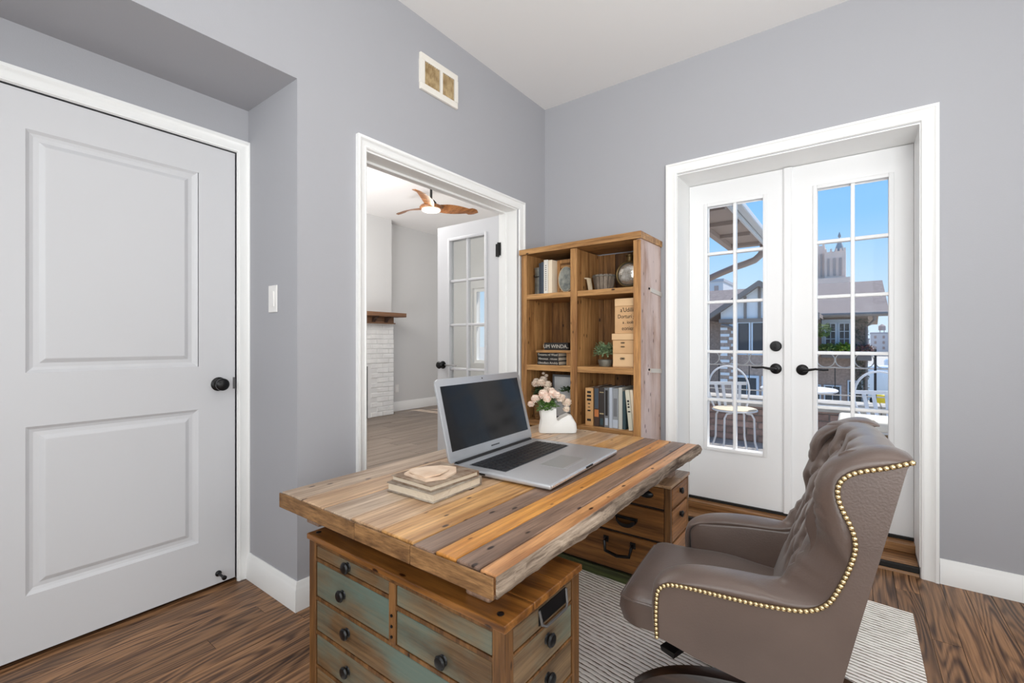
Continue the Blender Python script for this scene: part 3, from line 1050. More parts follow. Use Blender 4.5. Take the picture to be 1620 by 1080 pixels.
def far_pedestal():
    Y0, Y1 = 1.965, 2.235
    zb = RUGZ
    x0, x1 = PX0, -.628
    MB().box((x0 + .02, Y0 + .014, .03), (x1 - .016, Y1 - .01, .478)).build('pedestal_carcass', M['shadowgap'], desk)
    MB().box((x0 - .004, Y0 - .005, .478), (x1 + .005, Y0 + .135, .4912), .003).build('pedestal_top_board', M['tan'], desk)
    MB().box((x0 - .004, Y0 + .136, .478), (x1 + .005, Y1 + .006, .4912), .003).build('pedestal_top_board', M['tan'], desk)
    for x in (x0, x1 - .026):
        for y in (Y0, Y1 - .026):
            MB().box((x, y, zb), (x + .026, y + .026, .4777), .003).build('corner_post', M['pedframe'], desk)
    MB().box((x0 - .004, Y0 - .004, zb), (x1 + .004, Y1, .052), .003).build('plinth', M['greenbase'], desk)

    def face(z0, z1):
        return MB().box((x0 + .028, Y0 + .002, z0), (x1 - .028, Y0 + .02, z1), .003).build('drawer', M['amber'], desk)
    d1 = face(.384, .474)
    MB().lathe([(.034, 0), (.034, -.004), (.022, -.012), (.006, -.014)], (-.735, Y0 + .002, .437), 16, 'y', 1.0, .5).build('drawer_pull', M['black'], d1, smooth=True)
    d2 = face(.240, .372)
    q = MB()
    rows = []
    for i in range(11):
        an = PI * i / 10
        rows.append([(-.825 - .050 * math.cos(an), Y0 + .002, .312 - .042 * math.sin(an)), (-.825 - .045 * math.cos(an), Y0 - .018, .306 - .034 * math.sin(an)), (-.825 - .030 * math.cos(an), Y0 - .024, .304 - .012 * math.sin(an))])
    q.grid(rows)
    q.box((-.878, Y0 - .006, .304), (-.772, Y0 + .002, .318), .002)
    q.build('cup_pull', M['black'], d2, smooth=True)
    d3 = face(.062, .228)
    q = MB()
    q.tube([(-.925, Y0 + .002, .192), (-.925, Y0 - .018, .188), (-.918, Y0 - .026, .148), (-.86, Y0 - .028, .138), (-.802, Y0 - .026, .148), (-.795, Y0 - .018, .188), (-.795, Y0 + .002, .192)], .0075, 8)
    q.box((-.938, Y0 - .003, .178), (-.912, Y0 + .002, .206), .002).box((-.808, Y0 - .003, .178), (-.782, Y0 + .002, .206), .002)
    q.build('bail_handle', M['black'], d3, smooth=True)
    knob(d3, (-.715, Y0 + .002, .150), 'y', -1, .019)
    for z0, z1, kz in ((.384, .470, .440), (.240, .372, .335), (.062, .228, .15)):
        d = MB().box((x1 - .018, Y0 + .029, z0), (x1 + .001, Y1 - .029, z1), .003).build('drawer', M['ambery'], desk)
        knob(d, (x1 + .001, 2.10, kz), 'x', 1, .015)
    MB().box((x0 + .002, Y0 + .026, .052), (x0 + .016, Y1 - .026, .4777), .002).box((x0 + .026, Y1 - .016, .052), (x1 - .026, Y1 - .002, .4777), .002).build('side_panel', M['pedframe'], desk)


near_pedestal()
far_pedestal()

# ------------------------------------------------------------------ laptop
DZ = .6142
M['alu'] = mat('brushed_aluminium', (190, 192, 196), .38, .55, bump=(300, .02))
M['aluedge'] = mat('polished_edge', (226, 228, 230), .22, .8)
M['key'] = mat('key_black', (22, 23, 27), .42)
M['keybed'] = mat('key_bed', (60, 62, 66), .5)
M['screen'] = mat('screen_glass', (24, 22, 22), .12, spec=.28)
M['pad'] = mat('trackpad', (166, 169, 170), .35, .4)
M['rubber'] = mat('rubber', (18, 18, 20), .6)


def laptop():
    t = thing('laptop', 'open silver laptop with dark screen and black keys on the desk', 'laptop', (-1.245, 1.255, DZ), math.radians(3.0))
    # local frame: x towards the sitter, y along the hinge, z up
    Wd, Dp = .605, .445
    MB().box((0, 0, .004), (Dp, Wd, .021), .006, 3).build('base', M['alu'], t, smooth=True, local=True)
    MB().box((Dp - .004, .012, .0075), (Dp + .0015, Wd - .012, .0175), .002).build('front_edge', M['aluedge'], t, local=True)
    MB().box((Dp - .002, Wd * .46, .012), (Dp + .003, Wd * .56, .0185), .001).build('lid_notch', M['rubber'], t, local=True)
    for x, y in ((.04, .05), (.04, Wd - .05), (Dp - .04, .05), (Dp - .04, Wd - .05)):
        MB().lathe([(.011, 0), (.011, .0045)], (x, y, 0), 12).build('foot', M['rubber'], t, local=True)
    MB().box((.065, .045, .0205), (.235, Wd - .055, .0218), .001).build('keyboard_bed', M['keybed'], t, local=True)
    kb = MB()
    nrow, ncol = 6, 19
    x0, x1, ya, yb = .069, .231, .050, Wd - .060
    for r in range(nrow):
        dx = (x1 - x0) / nrow
        y = ya
        widths = [1.0] * ncol
        if r == 5:
            widths = [1.2, 1.2, 1.2, 1.2, 5.0, 1.2, 1.2, 1, 1, 1, 1, 1, 2]
        elif r in (2, 3, 4):
            widths = [1.3 + .25 * (r - 2)] + [1.0] * 12 + [2.7 - .25 * (r - 2)] + [1, 1, 1]
        k = (yb - ya) / sum(widths)
        for w in widths:
            kb = MB().box((x0 + r * dx + .0016, y + .0014, .0212), (x0 + (r + 1) * dx - .0016, y + w * k - .0014, .0248), .0012, 1)
            kb.build('key', M['key'], t, local=True)
            y += w * k
    MB().box((.285, .20, .0206), (.400, .385, .0215), .001).build('trackpad', M['pad'], t, local=True)
    MB().box((.385, .205, .0211), (.3985, .38, .0221), .0006).build('trackpad_button', M['alu'], t, local=True)
    MB().box((.15, Wd - .03, .0207), (.165, Wd - .012, .0216), .0005).build('sticker', M['aluedge'], t, local=True)
    MB().tube([(.012, .03, .017), (.012, Wd - .03, .017)], .0115, 12).build('hinge', M['rubber'], t, smooth=True, local=True)
    for y in (.02, .05, .085):
        MB().box((.05 + y, -.0012, .009), (.09 + y, .002, .015)).build('port', M['rubber'], t, local=True)
    # lid, built upright and leaned back
    lean = Matrix.Translation(Vector((.008, 0, .021))) @ Matrix.Rotation(math.radians(-14.5), 4, 'Y')
    Hh = .335

    def up(mb):
        return mb.xform(lean)
    lid = up(MB().prism([(.004, .004), (Wd - .004, .004), (Wd, .02), (Wd, Hh - .02), (Wd - .006, Hh - .006), (Wd - .02, Hh), (.02, Hh), (.006, Hh - .006), (0, Hh - .02), (0, .02)], 'x', -.010, 0.0, .002)).build('lid', M['alu'], t, smooth=True, local=True)
    up(MB().box((-.001, .024, .046), (.0008, Wd - .024, Hh - .030), .0004)).build('screen', M['screen'], lid, local=True)
    up(MB().lathe([(.0035, 0), (.0035, .0012), (.001, .0014)], (0, Wd / 2, Hh - .014), 10, 'x')).build('webcam', M['rubber'], lid, local=True)
    up(MB().box((-.001, Wd / 2 - .03, .022), (.0008, Wd / 2 + .03, .027))).build('badge', M['keybed'], lid, local=True)


laptop()

# ------------------------------------------------------------------ books on the desk
M['page'] = mat('page_edges', (214, 200, 180), .85, bump=(90, .5))
M['coverA'] = mat('worn_grey_cover', (120, 104, 90), .7, vary=(22, (176, 166, 152)), bump=(60, .3))
M['coverB'] = mat('worn_brown_cover', (112, 84, 62), .7, vary=(26, (158, 142, 124)), bump=(60, .3))
M['cloth'] = mat('cream_paper', (226, 204, 182), .8, vary=(14, (206, 176, 150)))


def book_flat(name, label, x0, y0, x1, y1, z0, h, cm, rz=0.0):
    b = thing(name, label, 'book', ((x0 + x1) / 2, (y0 + y1) / 2, z0), rz, 'old books on the desk')
    w, d = (x1 - x0) / 2, (y1 - y0) / 2
    MB().box((-w, -d, 0), (w, d, .004), .001).build('cover', cm, b, local=True)
    MB().box((-w, -d, h - .004), (w, d, h), .001).build('cover', cm, b, local=True)
    MB().box((-w, d - .005, .004), (w, d, h - .004)).build('spine', cm, b, local=True)
    MB().box((-w + .004, -d + .004, .0042), (w - .004, d - .0052, h - .0042)).build('page_block', M['page'], b, local=True)
    return b


book_flat('book', 'lower worn grey book lying on the desk left of the laptop', -1.245, .965, -1.03, 1.200, DZ, .030, M['coverA'], math.radians(1.5))
book_flat('book', 'upper worn brown book of the two left of the laptop', -1.235, .975, -1.04, 1.195, DZ + .0304, .020, M['coverB'], math.radians(-1.5))
pc = MB()
pts = [(-1.20, 1.0), (-1.085, .99), (-1.055, 1.05), (-1.075, 1.12), (-1.12, 1.165), (-1.165, 1.135), (-1.20, 1.10), (-1.215, 1.05)]
pc.prism(pts, 'z', DZ + .0507, DZ + .0555)
pc.prism([(-1.19, 1.01), (-1.10, 1.0), (-1.08, 1.05), (-1.10, 1.11), (-1.15, 1.12), (-1.19, 1.08)], 'z', DZ + .0555, DZ + .0605)
for v in pc.bm.verts:
    v.co.z += .003 * (1 + math.sin(v.co.x * 60 + v.co.y * 40)) if v.co.z > DZ + .055 else 0
tag(pc.build('folded_paper', M['cloth'], loc=(-1.13, 1.07, DZ + .05)), 'crumpled cream sheet lying on top of the two desk books', 'paper')


# ------------------------------------------------------------------ plants and vases
M['ceramic'] = mat('white_ceramic', (232, 231, 228), .45, bump=(40, .08))
M['leaf'] = mat('leaf_green', (58, 96, 38), .55, vary=(60, (104, 138, 66)))
M['leafdark'] = mat('leaf_dark', (38, 58, 34), .55, vary=(60, (72, 96, 60)))
M['leafpale'] = mat('leaf_pale', (96, 122, 84), .55, vary=(70, (152, 172, 134)))
M['petal'] = mat('petal_pink', (240, 208, 190), .6, vary=(50, (248, 236, 224)))
M['petalw'] = mat('petal_cream', (238, 226, 208), .6, vary=(50, (228, 204, 188)))
M['wicker'] = mat('wicker_brown', (124, 86, 38), .7, vary=(40, (78, 48, 18)), bump=(80, .8))
M['stem'] = mat('stem_green', (74, 96, 50), .6)


def foliage(mb, c, r, n, L, w, sz=.8):
    for _ in range(n):
        a = random.uniform(0, 2 * PI)
        ph = random.uniform(-.35, 1.3)
        rr = r * random.uniform(.3, 1.0)
        p = (c[0] + rr * math.cos(a) * math.cos(ph), c[1] + rr * math.sin(a) * math.cos(ph), c[2] + rr * math.sin(ph) * sz)
        mb.leaf(p, L * random.uniform(.7, 1.2), w, a + random.uniform(-.6, .6), random.uniform(-.6, .9))


def blossom(parent, c, r, m):
    """a full double flower: cupped petals on shells around a centre"""
    mb = MB()
    for ring, (k, lat, q) in enumerate(((3, 1.35, .55), (6, .95, .75), (8, .5, .92), (9, .05, 1.0), (8, -.4, .95))):
        for i in range(k):
            a = 2 * PI * (i + .5 * (ring % 2)) / k + random.uniform(-.15, .15)
            la = lat + random.uniform(-.1, .1)
            d = Vector((math.cos(a) * math.cos(la), math.sin(a) * math.cos(la), math.sin(la)))
            sd = Vector((-math.sin(a), math.cos(a), 0))
            up_ = sd.cross(d) * -1
            if up_.z < 0:
                up_ = -up_
            w = r * .46
            o_ = Vector(c) + d * r * q * .78
            vs = [mb.bm.verts.new(v) for v in (o_ - up_ * w * .7, o_ + sd * w - up_ * w * .1 - d * r * .10, o_ + sd * w * .6 + up_ * w * .8 + d * r * .12, o_ - sd * w * .6 + up_ * w * .8 + d * r * .12, o_ - sd * w - up_ * w * .1 - d * r * .10)]
            ce = mb.bm.verts.new(o_ - d * r * .12)
            for x_ in range(5):
                mb.bm.faces.new((vs[x_], vs[(x_ + 1) % 5], ce))
    mb.ball(c, r * .55, 1)
    return mb.build('blossom', m, parent)


def boot_vase():
    bx, by = -1.345, 2.128
    t = thing('boot_vase', 'white ceramic boot-shaped vase holding pink flowers on the desk corner', 'vase', (bx, by, DZ))
    q = MB()
    ang = math.atan2(.6, .8)  # toe to the viewer's right
    # cross sections along the height (shaft) and the foot lofted as one outline prism with rounded sides
    prof = [(-.052, 0), (.150, 0), (.153, .018), (.148, .050), (.124, .092), (.104, .098), (.074, .084), (.052, .066), (.041, .078), (.040, .135), (-.046, .155), (-.050, .11), (-.044, .07), (-.052, .02)]
    rows = []
    for w, s in ((-.045, .80), (-.040, .93), (-.028, 1.0), (.028, 1.0), (.040, .93), (.045, .80)):
        cx, cz = .03, .06
        rows.append([(cx + (u - cx) * s, w, max(0, cz + (v - cz) * s) if v > 0 else 0) for u, v in prof])
    V = q.grid(rows, closed_v=True)
    q.bm.faces.new(V[0][::-1])
    q.bm.faces.new(V[-1])
    q.xform(Matrix.Translation(Vector((bx, by, DZ))) @ Matrix.Rotation(ang, 4, 'Z'))
    bmesh.ops.recalc_face_normals(q.bm, faces=q.bm.faces)
    q.build('boot_body', M['ceramic'], t, smooth=True)
    fo = MB()
    foliage(fo, (bx - .002, by - .01, DZ + .15), .055, 190, .028, .007)
    foliage(fo, (bx + .004, by - .045, DZ + .130), .034, 110, .024, .006)
    fo.build('foliage', M['leaf'], t)
    for dx, dy, dz, r, m in ((-.055, -.045, .178, .030, 'petal'), (-.012, -.03, .200, .032, 'petal'), (.028, .0, .205, .032, 'petal'), (-.045, .015, .205, .028, 'petalw'),
                             (.065, .02, .185, .030, 'petalw'), (.085, .05, .160, .030, 'petalw'), (.02, -.045, .182, .026, 'petal'), (-.075, -.06, .150, .022, 'petal'), (.0, .03, .222, .022, 'petalw'), (.09, .04, .125, .022, 'petalw'), (.06, -.01, .205, .024, 'petal')):
        blossom(t, (bx + dx, by + dy, DZ + dz), r, M[m])


boot_vase()

# ------------------------------------------------------------------ bookcase
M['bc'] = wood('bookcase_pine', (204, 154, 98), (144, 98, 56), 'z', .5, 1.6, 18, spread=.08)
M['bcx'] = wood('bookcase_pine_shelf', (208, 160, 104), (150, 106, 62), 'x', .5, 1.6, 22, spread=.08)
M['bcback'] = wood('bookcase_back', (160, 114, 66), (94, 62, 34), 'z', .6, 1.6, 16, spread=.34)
M['bcside'] = wood('bookcase_side', (196, 160, 138), (150, 108, 84), 'z', .55, 1.4, 14, spread=.05, wear=((218, 200, 196), .44, 1.6))
M['strap'] = mat('pale_metal_strap', (206, 200, 192), .45, .4)
BX0, BX1, BY0, BY1 = -1.795, -.967, 2.50, 2.845
bc = thing('bookcase', 'tall reclaimed-pine bookcase with two bays in the corner', 'bookcase', ((BX0 + BX1) / 2, (BY0 + BY1) / 2, 0))
MB().box((BX0, BY0 + .012, 0), (BX0 + .032, BY1, 1.695), .003).build('side_panel', M['bc'], bc)
sd = MB().box((BX1 - .028, BY0 + .012, 0), (BX1, BY1, 1.7), .003).build('side_panel', M['bcside'], bc)
MB().box((BX0 - .001, BY0, 0), (BX0 + .042, BY0 + .0118, 1.69), .003).build('face_stile', M['bc'], bc)
MB().box((BX1 - .042, BY0, 0), (BX1 + .001, BY0 + .0118, 1.69), .003).build('face_stile', M['bc'], bc)
MB().box((-1.419, BY0 - .001, .0), (-1.373, BY0 + .012, 1.69), .003).box((-1.408, BY0 + .012, 0), (-1.384, BY1 - .02, 1.69)).build('divider', M['bc'], bc)
MB().hexa([(BX0 - .012, BY0 - .012, 1.69), (BX1 + .008, BY0 - .012, 1.695), (BX1 + .008, BY1, 1.70), (BX0 - .012, BY1, 1.70),
           (BX0 - .012, BY0 - .012, 1.724), (BX1 + .008, BY0 - .012, 1.735), (BX1 + .008, BY1, 1.735), (BX0 - .012, BY1, 1.735)]).build('top_board', M['bcx'], bc)
for z0, z1 in ((1.389, 1.424), (.919, .956), (.553, .590), (.05, .085)):
    MB().box((BX0 + .033, BY0 + .003, z0), (-1.4195, BY1 - .02, z1), .003).build('shelf', M['bcx'], bc)
    MB().box((-1.3725, BY0 + .003, z0), (BX1 - .0425, BY1 - .02, z1), .003).build('shelf', M['bcx'], bc)
xb = BX0 + .033
i = 0
while xb < BX1 - .03:
    w = (.085, .11, .095, .12)[i % 4]
    x1 = min(xb + w, BX1 - .029)
    yq = random.uniform(0, .005)
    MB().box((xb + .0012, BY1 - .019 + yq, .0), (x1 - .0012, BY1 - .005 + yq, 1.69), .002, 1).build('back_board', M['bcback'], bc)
    xb = x1
    i += 1
for z in (1.408, .930):
    s = MB()
    s.hexa([(BX1, BY0 + .155, z - .012 + .008), (BX1 + .006, BY0 + .155, z - .012 + .008), (BX1 + .006, BY1, z - .014 - .004), (BX1, BY1, z - .018),
            (BX1, BY0 + .155, z + .012 + .008), (BX1 + .006, BY0 + .155, z + .012 + .008), (BX1 + .006, BY1, z + .008), (BX1, BY1, z + .008)])
    s.build('strap', M['strap'], sd)
    MB().lathe([(.007, 0), (.007, .004), (.003, .007)], (BX1, BY0 + .135, z + .014), 10, 'x').build('bolt', M['black'], sd)

SH1, SH2, SH3 = 1.4242, .9562, .5902


def book_up(label, x, w, h, y0, dep, z, cm, group, lean=0.0, bits=None):
    b = thing('book', label, 'book', (x + w / 2, y0 + dep / 2, z), 0, group)
    if lean:
        b.rotation_euler = (0, lean, 0)
        b.location.z += abs(math.sin(lean)) * w / 2
    MB().box((-w / 2, -dep / 2, 0), (w / 2, -dep / 2 + .004, h), .001, 1).build('spine', cm, b, local=True)
    MB().box((-w / 2, -dep / 2 + .004, 0), (-w / 2 + .002, dep / 2, h)).build('cover', cm, b, local=True)
    MB().box((w / 2 - .002, -dep / 2 + .004, 0), (w / 2, dep / 2, h)).build('cover', cm, b, local=True)
    MB().box((-w / 2 + .0022, -dep / 2 + .0042, .003), (w / 2 - .0022, dep / 2 - .004, h - .003)).build('page_block', M['page'], b, local=True)
    for (z0, z1, q, m) in bits or ():
        MB().box((-w / 2 * q, -dep / 2 - .0008, z0 * h), (w / 2 * q, -dep / 2 + .001, z1 * h)).build('spine_label', m, b, local=True)
    return b


C = lambda n, c, r=.6, **k: mat(n, c, r, **k)
B_ = {
    'navy': C('book_navy', (48, 54, 64)), 'blue': C('book_slate', (66, 76, 88)), 'white': C('book_white', (224, 220, 212)), 'cream': C('book_cream', (232, 216, 192)),
    'tan': C('book_tan', (206, 160, 108)), 'brown': C('book_brown', (70, 50, 40)), 'dark': C('book_dark', (52, 46, 44)), 'grey': C('book_grey', (110, 112, 116)),
    'silver': C('book_silver', (178, 186, 198)), 'mid': C('book_mid', (142, 146, 150)), 'pale': C('book_pale', (186, 186, 178)), 'teal': C('book_teal', (50, 72, 78)),
    'ivory': C('book_ivory', (206, 202, 184)), 'ink': C('book_ink', (30, 27, 26)), 'orange': C('book_orange', (190, 116, 66)), 'gold': C('book_gold', (176, 160, 122)),
}
# top left cell
BY = BY0 + .03
tin = thing('metal_tin', 'grey galvanised tin at the left end of the top bookcase shelf', 'tin', (-1.714, BY + .07, SH1))
M['galv'] = mat('galvanised', (112, 112, 106), .5, .6, vary=(20, (150, 148, 138)))
MB().lathe([(.036, 0), (.036, .004), (.034, .008), (.034, .175), (.037, .178), (.037, .184), (.020, .186)], (-1.714, BY + .07, SH1), 22).build('tin_body', M['galv'], tin, smooth=True)
MB().tube([(-1.714 + .035 * math.cos(a), BY + .07 - .036 * abs(math.sin(a)) - .008, SH1 + .14 - .02 * math.sin(a)) for a in [PI * k / 8 for k in range(9)]], .003, 6).build('handle', M['black'], tin)
book_up('navy book beside the grey tin on the top shelf', -1.674, .017, .205, BY, .16, SH1, B_['navy'], 'books on the top shelf')
book_up('slate-blue book second from the grey tin on the top shelf', -1.655, .017, .21, BY, .16, SH1, B_['blue'], 'books on the top shelf')
book_up('white-spined book with dark dots on the top shelf', -1.636, .032, .222, BY, .17, SH1, B_['white'], 'books on the top shelf',
        bits=[(.10 + .06 * k, .12 + .06 * k, .3, B_['ink']) for k in range(13)])
book_up('cream-spined book next to the wooden frame on the top shelf', -1.601, .028, .218, BY, .16, SH1, B_['cream'], 'books on the top shelf')
wf = thing('picture_frame', 'plain pine picture frame leaning on the back of the top shelf', 'picture frame', (-1.505, BY + .08, SH1))
fx0, fx1, fy = -1.569, -1.424, BY + .06
for a, b in (((fx0, fy, SH1), (fx0 + .022, fy + .018, SH1 + .222)), ((fx1 - .012, fy, SH1), (fx1, fy + .018, SH1 + .222)), ((fx0 + .022, fy, SH1 + .198), (fx1 - .012, fy + .018, SH1 + .222)), ((fx0 + .022, fy, SH1), (fx1 - .012, fy + .018, SH1 + .024))):
    MB().box(a, b, .002).build('frame_bar', M['bc'], wf)
MB().box((fx0 + .015, fy + .010, SH1 + .02), (fx1 - .010, fy + .015, SH1 + .20)).build('backing', M['bcback'], wf)
MB().box((fx0 + .03, fy - .006, SH1 + .165), (fx1 - .02, fy, SH1 + .182), .002).build('crossbar', M['bcx'], wf)
sd_ = thing('stone_disc', 'mottled grey stone disc with pale rim in front of the pine frame', 'ornament', (-1.462, BY + .02, SH1))
M['slate'] = mat('mottled_slate', (92, 96, 94), .7, vary=(28, (150, 150, 140)), bump=(50, .5))
M['rim'] = mat('pale_rim', (196, 178, 150), .6)
MB().lathe([(.070, .0), (.082, .004), (.082, .016), (.07, .02)], (-1.474, BY + .005, SH1 + .083), 30, 'y', .68).build('rim', M['rim'], sd_, smooth=True)
MB().lathe([(.074, -.0045), (.078, .0), (.076, .002)], (-1.470, BY + .004, SH1 + .084), 30, 'y', .66).build('disc_face', M['slate'], sd_, smooth=True)

# top right cell
bk = thing('wooden_pail', 'weathered grey stave pail with rope handle on the top shelf', 'pail', (-1.246, BY + .09, SH1))
M['stave'] = wood('grey_stave', (136, 122, 108), (84, 72, 62), 'z', .7, 2, 26, spread=.22, knots=False)
cx, cy = -1.246, BY + .09
for k in range(16):
    a0, a1 = 2 * PI * k / 16 + .03, 2 * PI * (k + 1) / 16 - .03
    r0, r1 = .056, .072
    q = []
    for z, r in ((SH1, r0), (SH1 + .098, r1)):
        for rr, aa in ((r, a0), (r, a1), (r - .008, a1), (r - .008, a0)):
            q.append((cx + rr * math.cos(aa), cy + rr * math.sin(aa), z))
    MB().hexa(q).build('stave', M['stave'], bk)
MB().tube([(cx + .072 * math.cos(a), cy + .072 * math.sin(a), SH1 + .088) for a in [2 * PI * k / 24 for k in range(24)]], .0035, 6, True).build('hoop', M['galv'], bk)
MB().lathe([(.05, .002), (.05, .012)], (cx, cy, SH1), 16).build('pail_bottom', M['stave'], bk)
MB().hexa([(cx - .095, cy - .03, SH1 + .012), (cx - .072, cy - .034, SH1), (cx - .068, cy - .018, SH1), (cx - .092, cy - .014, SH1 + .012),
           (cx - .108, cy - .03, SH1 + .088), (cx - .086, cy - .034, SH1 + .085), (cx - .082, cy - .018, SH1 + .085), (cx - .104, cy - .014, SH1 + .088)]).tube([(cx - .098, cy - .022, SH1 + .084), (cx - .122, cy - .03, SH1 + .086)], .005, 6).build('handle', M['rim'], bk)
fb = thing('flask_bottle', 'round glass flask with dark rim and cork neck on the top shelf', 'bottle', (-1.087, BY + .11, SH1))
M['glassy'] = mat('mercury_glass', (170, 162, 150), .12, .75, vary=(26, (226, 222, 214)), bump=(45, .35))
M['brass'] = mat('aged_brass', (92, 74, 44), .4, .7)
fz = SH1 + .092
MB().lathe([(.02, -.034), (.055, -.030), (.072, -.014), (.076, 0), (.072, .014), (.055, .030), (.02, .034)], (-1.087, BY + .11, fz), 32, 'y').build('flask_body', M['glassy'], fb, smooth=True)
MB().tube([(-1.087 + .075 * math.cos(a), BY + .09, fz + .075 * math.sin(a)) for a in [2 * PI * k / 36 for k in range(36)]], .0065, 8, True).build('rim', M['brass'], fb, smooth=True)
MB().lathe([(.026, SH1 + .164), (.021, SH1 + .17), (.021, SH1 + .200), (.025, SH1 + .203), (.025, SH1 + .210), (.012, SH1 + .212)], (-1.087, BY + .11, 0), 18).build('neck', M['brass'], fb, smooth=True)
MB().lathe([(.05, SH1), (.046, SH1 + .008), (.03, SH1 + .016)], (-1.087, BY + .11, 0), 20, sy=.7).build('foot', M['brass'], fb, smooth=True)

# middle left cell
M['scrawl'] = mat('scrawled_lettering', (190, 184, 174), .7)
bx = -1.60
for k, (z, x0, w) in enumerate(((0, -1.690, .165), (.0265, -1.688, .160), (.053, -1.690, .162))):
    b = thing('book', ('lowest', 'middle', 'topmost')[k] + ' black lettered book in the stack below the small wooden board', 'book', (x0 + w / 2, BY + .08, SH2 + z + .0003 * k), 0, 'black books stacked on the middle shelf')
    hh = .0262
    MB().box((-w / 2, -.075, 0), (w / 2, -.071, hh), .001, 1).build('spine', B_['ink'], b, local=True)
    MB().box((-w / 2, -.071, 0), (w / 2, .07, .003)).build('cover', B_['ink'], b, local=True)
    MB().box((-w / 2, -.071, hh - .003), (w / 2, .07, hh)).build('cover', B_['ink'], b, local=True)
    MB().box((-w / 2 + .003, -.0708, .0032), (w / 2 - .003, .066, hh - .0032)).build('page_block', M['page'], b, local=True)
    o = text('spine_lettering', ('Ulmsdiacs Amdsly', 'Vlmooua . rmuae', 'Tmsamu rd Wasd')[k], .021, M['scrawl'], b, (0, 0, 0), (PI / 2, 0, 0))
    o.location = (0, -.0756, hh / 2)
bd = tag(MB().box((-1.698, BY - .003, SH2 + .0803), (-1.43, BY + .13, SH2 + .0975), .003).build('wooden_board', M['bcx'], loc=(-1.56, BY, SH2 + .08)), 'narrow wooden board lying on the stack of black books', 'board')
MB().box((-1.475, BY + .02, SH2), (-1.445, BY + .12, SH2 + .0800)).build('board_foot', M['bc'], bd)
sg = tag(MB().box((-1.645, BY + .02, SH2 + .0978), (-1.466, BY + .06, SH2 + .146), .002).build('sign_block', B_['ink'], loc=(-1.55, BY + .04, SH2 + .098)), 'small black block sign lettered in grey above the wooden board', 'sign')
o = text('sign_lettering', 'UM WINDA..', .034, M['scrawl'], sg, (-1.555, BY + .0195, SH2 + .121), (PI / 2, 0, 0))

# middle right cell
M['kraft'] = mat('kraft_board', (206, 166, 122), .75, vary=(8, (194, 152, 108)))
M['kraftlid'] = mat('kraft_lid', (214, 178, 136), .75)
M['print'] = mat('print_black', (34, 26, 20), .8)
KX0, KX1 = -1.150, -1.012
kb = thing('drawer_box', 'tan cardboard box with two slotted drawers on the middle shelf', 'box', (-1.08, BY + .09, SH2))
MB().box((KX0, BY + .004, SH2), (KX1, BY + .19, SH2 + .162), .002).build('box_body', M['kraft'], kb)
d = MB().box((KX0 + .003, BY, SH2 + .085), (KX1 - .003, BY + .0038, SH2 + .160), .001).build('drawer', M['kraft'], kb)
for zz in (.123, .146):
    MB().box((-1.098, BY - .0008, SH2 + zz - .004), (-1.072, BY + .002, SH2 + zz + .004), .0035, 2).build('slot', M['print'], d)
d = MB().box((KX0 + .004, BY, SH2 + .008), (KX1 - .003, BY + .0038, SH2 + .080), .001).build('drawer', M['kraftlid'], kb)
MB().box((-1.100, BY - .0008, SH2 + .046), (-1.072, BY + .002, SH2 + .060), .0055, 2).build('slot', M['print'], d)
MB().box((KX0 - .003, BY - .004, SH2 + .163), (KX1 + .002, BY + .195, SH2 + .200), .002).build('lid', M['kraftlid'], kb)
tb = thing('lettered_box', 'tan lidded cardboard box printed with black words, on the drawer box', 'box', (-1.08, BY + .09, SH2 + .2004))
MB().box((KX0 + .012, BY + .006, SH2 + .2005), (KX1, BY + .18, SH2 + .375), .002).build('box_body', M['kraft'], tb)
MB().box((KX0 + .014, BY, SH2 + .362), (KX1 + .002, BY + .186, SH2 + .407), .002).build('lid', M['kraftlid'], tb)
for s, zz, sz, xx in (("a'Udilli", .338, .036, -1.062), ('Dorturi g', .300, .033, -1.066), ('a . ioola', .266, .026, -1.054), ('eonier', .230, .034, -1.056)):
    text('printed_words', s, sz, M['print'], tb, (xx, BY + .0055, SH2 + zz), (PI / 2, 0, 0), sx=.84)
pp = thing('potted_plant', 'small bushy green plant in a grey pot beside the drawer box', 'potted plant', (-1.235, BY + .085, SH2))
MB().lathe([(.036, 0), (.045, .02), (.047, .038), (.044, .042), (.02, .042)], (-1.235, BY + .085, SH2), 20).build('pot', M['galv'], pp, smooth=True)
fo = MB()
foliage(fo, (-1.235, BY + .085, SH2 + .085), .062, 420, .028, .006, 1.0)
fo.build('foliage', M['leafpale'], pp)

# bottom left cell
pf = thing('picture_frame', 'grey-framed white picture standing in the lower left bay', 'picture frame', (-1.52, BY0 + .2, SH3))
px0, px1, py, ph = -1.655, -1.455, BY0 + .17, .295
for a, b in (((px0, py, SH3), (px0 + .012, py + .014, SH3 + ph)), ((px1 - .012, py, SH3), (px1, py + .014, SH3 + ph)), ((px0 + .012, py, SH3 + ph - .014), (px1 - .012, py + .014, SH3 + ph)), ((px0 + .012, py, SH3), (px1 - .012, py + .014, SH3 + .012))):
    MB().box(a, b, .002).build('frame_bar', B_['grey'], pf)
MB().box((px0 + .008, py + .007, SH3 + .008), (px1 - .008, py + .012, SH3 + ph - .01)).build('print', mat('white_print', (222, 222, 222), .7, vary=(10, (196, 200, 204))), pf)
vb = thing('vine_sprig', 'dark green trailing sprig in front of the grey-framed picture', 'plant', (-1.452, BY0 + .1, SH3))
MB().lathe([(.022, 0), (.026, .05), (.018, .06)], (-1.462, BY0 + .065, SH3), 14).build('pot', B_['dark'], vb, smooth=True)
fo = MB()
foliage(fo, (-1.482, BY0 + .07, SH3 + .20), .036, 60, .028, .008, 1.0)
foliage(fo, (-1.472, BY0 + .065, SH3 + .11), .030, 40, .022, .007, 1.0)
fo.build('foliage', M['leafdark'], vb)
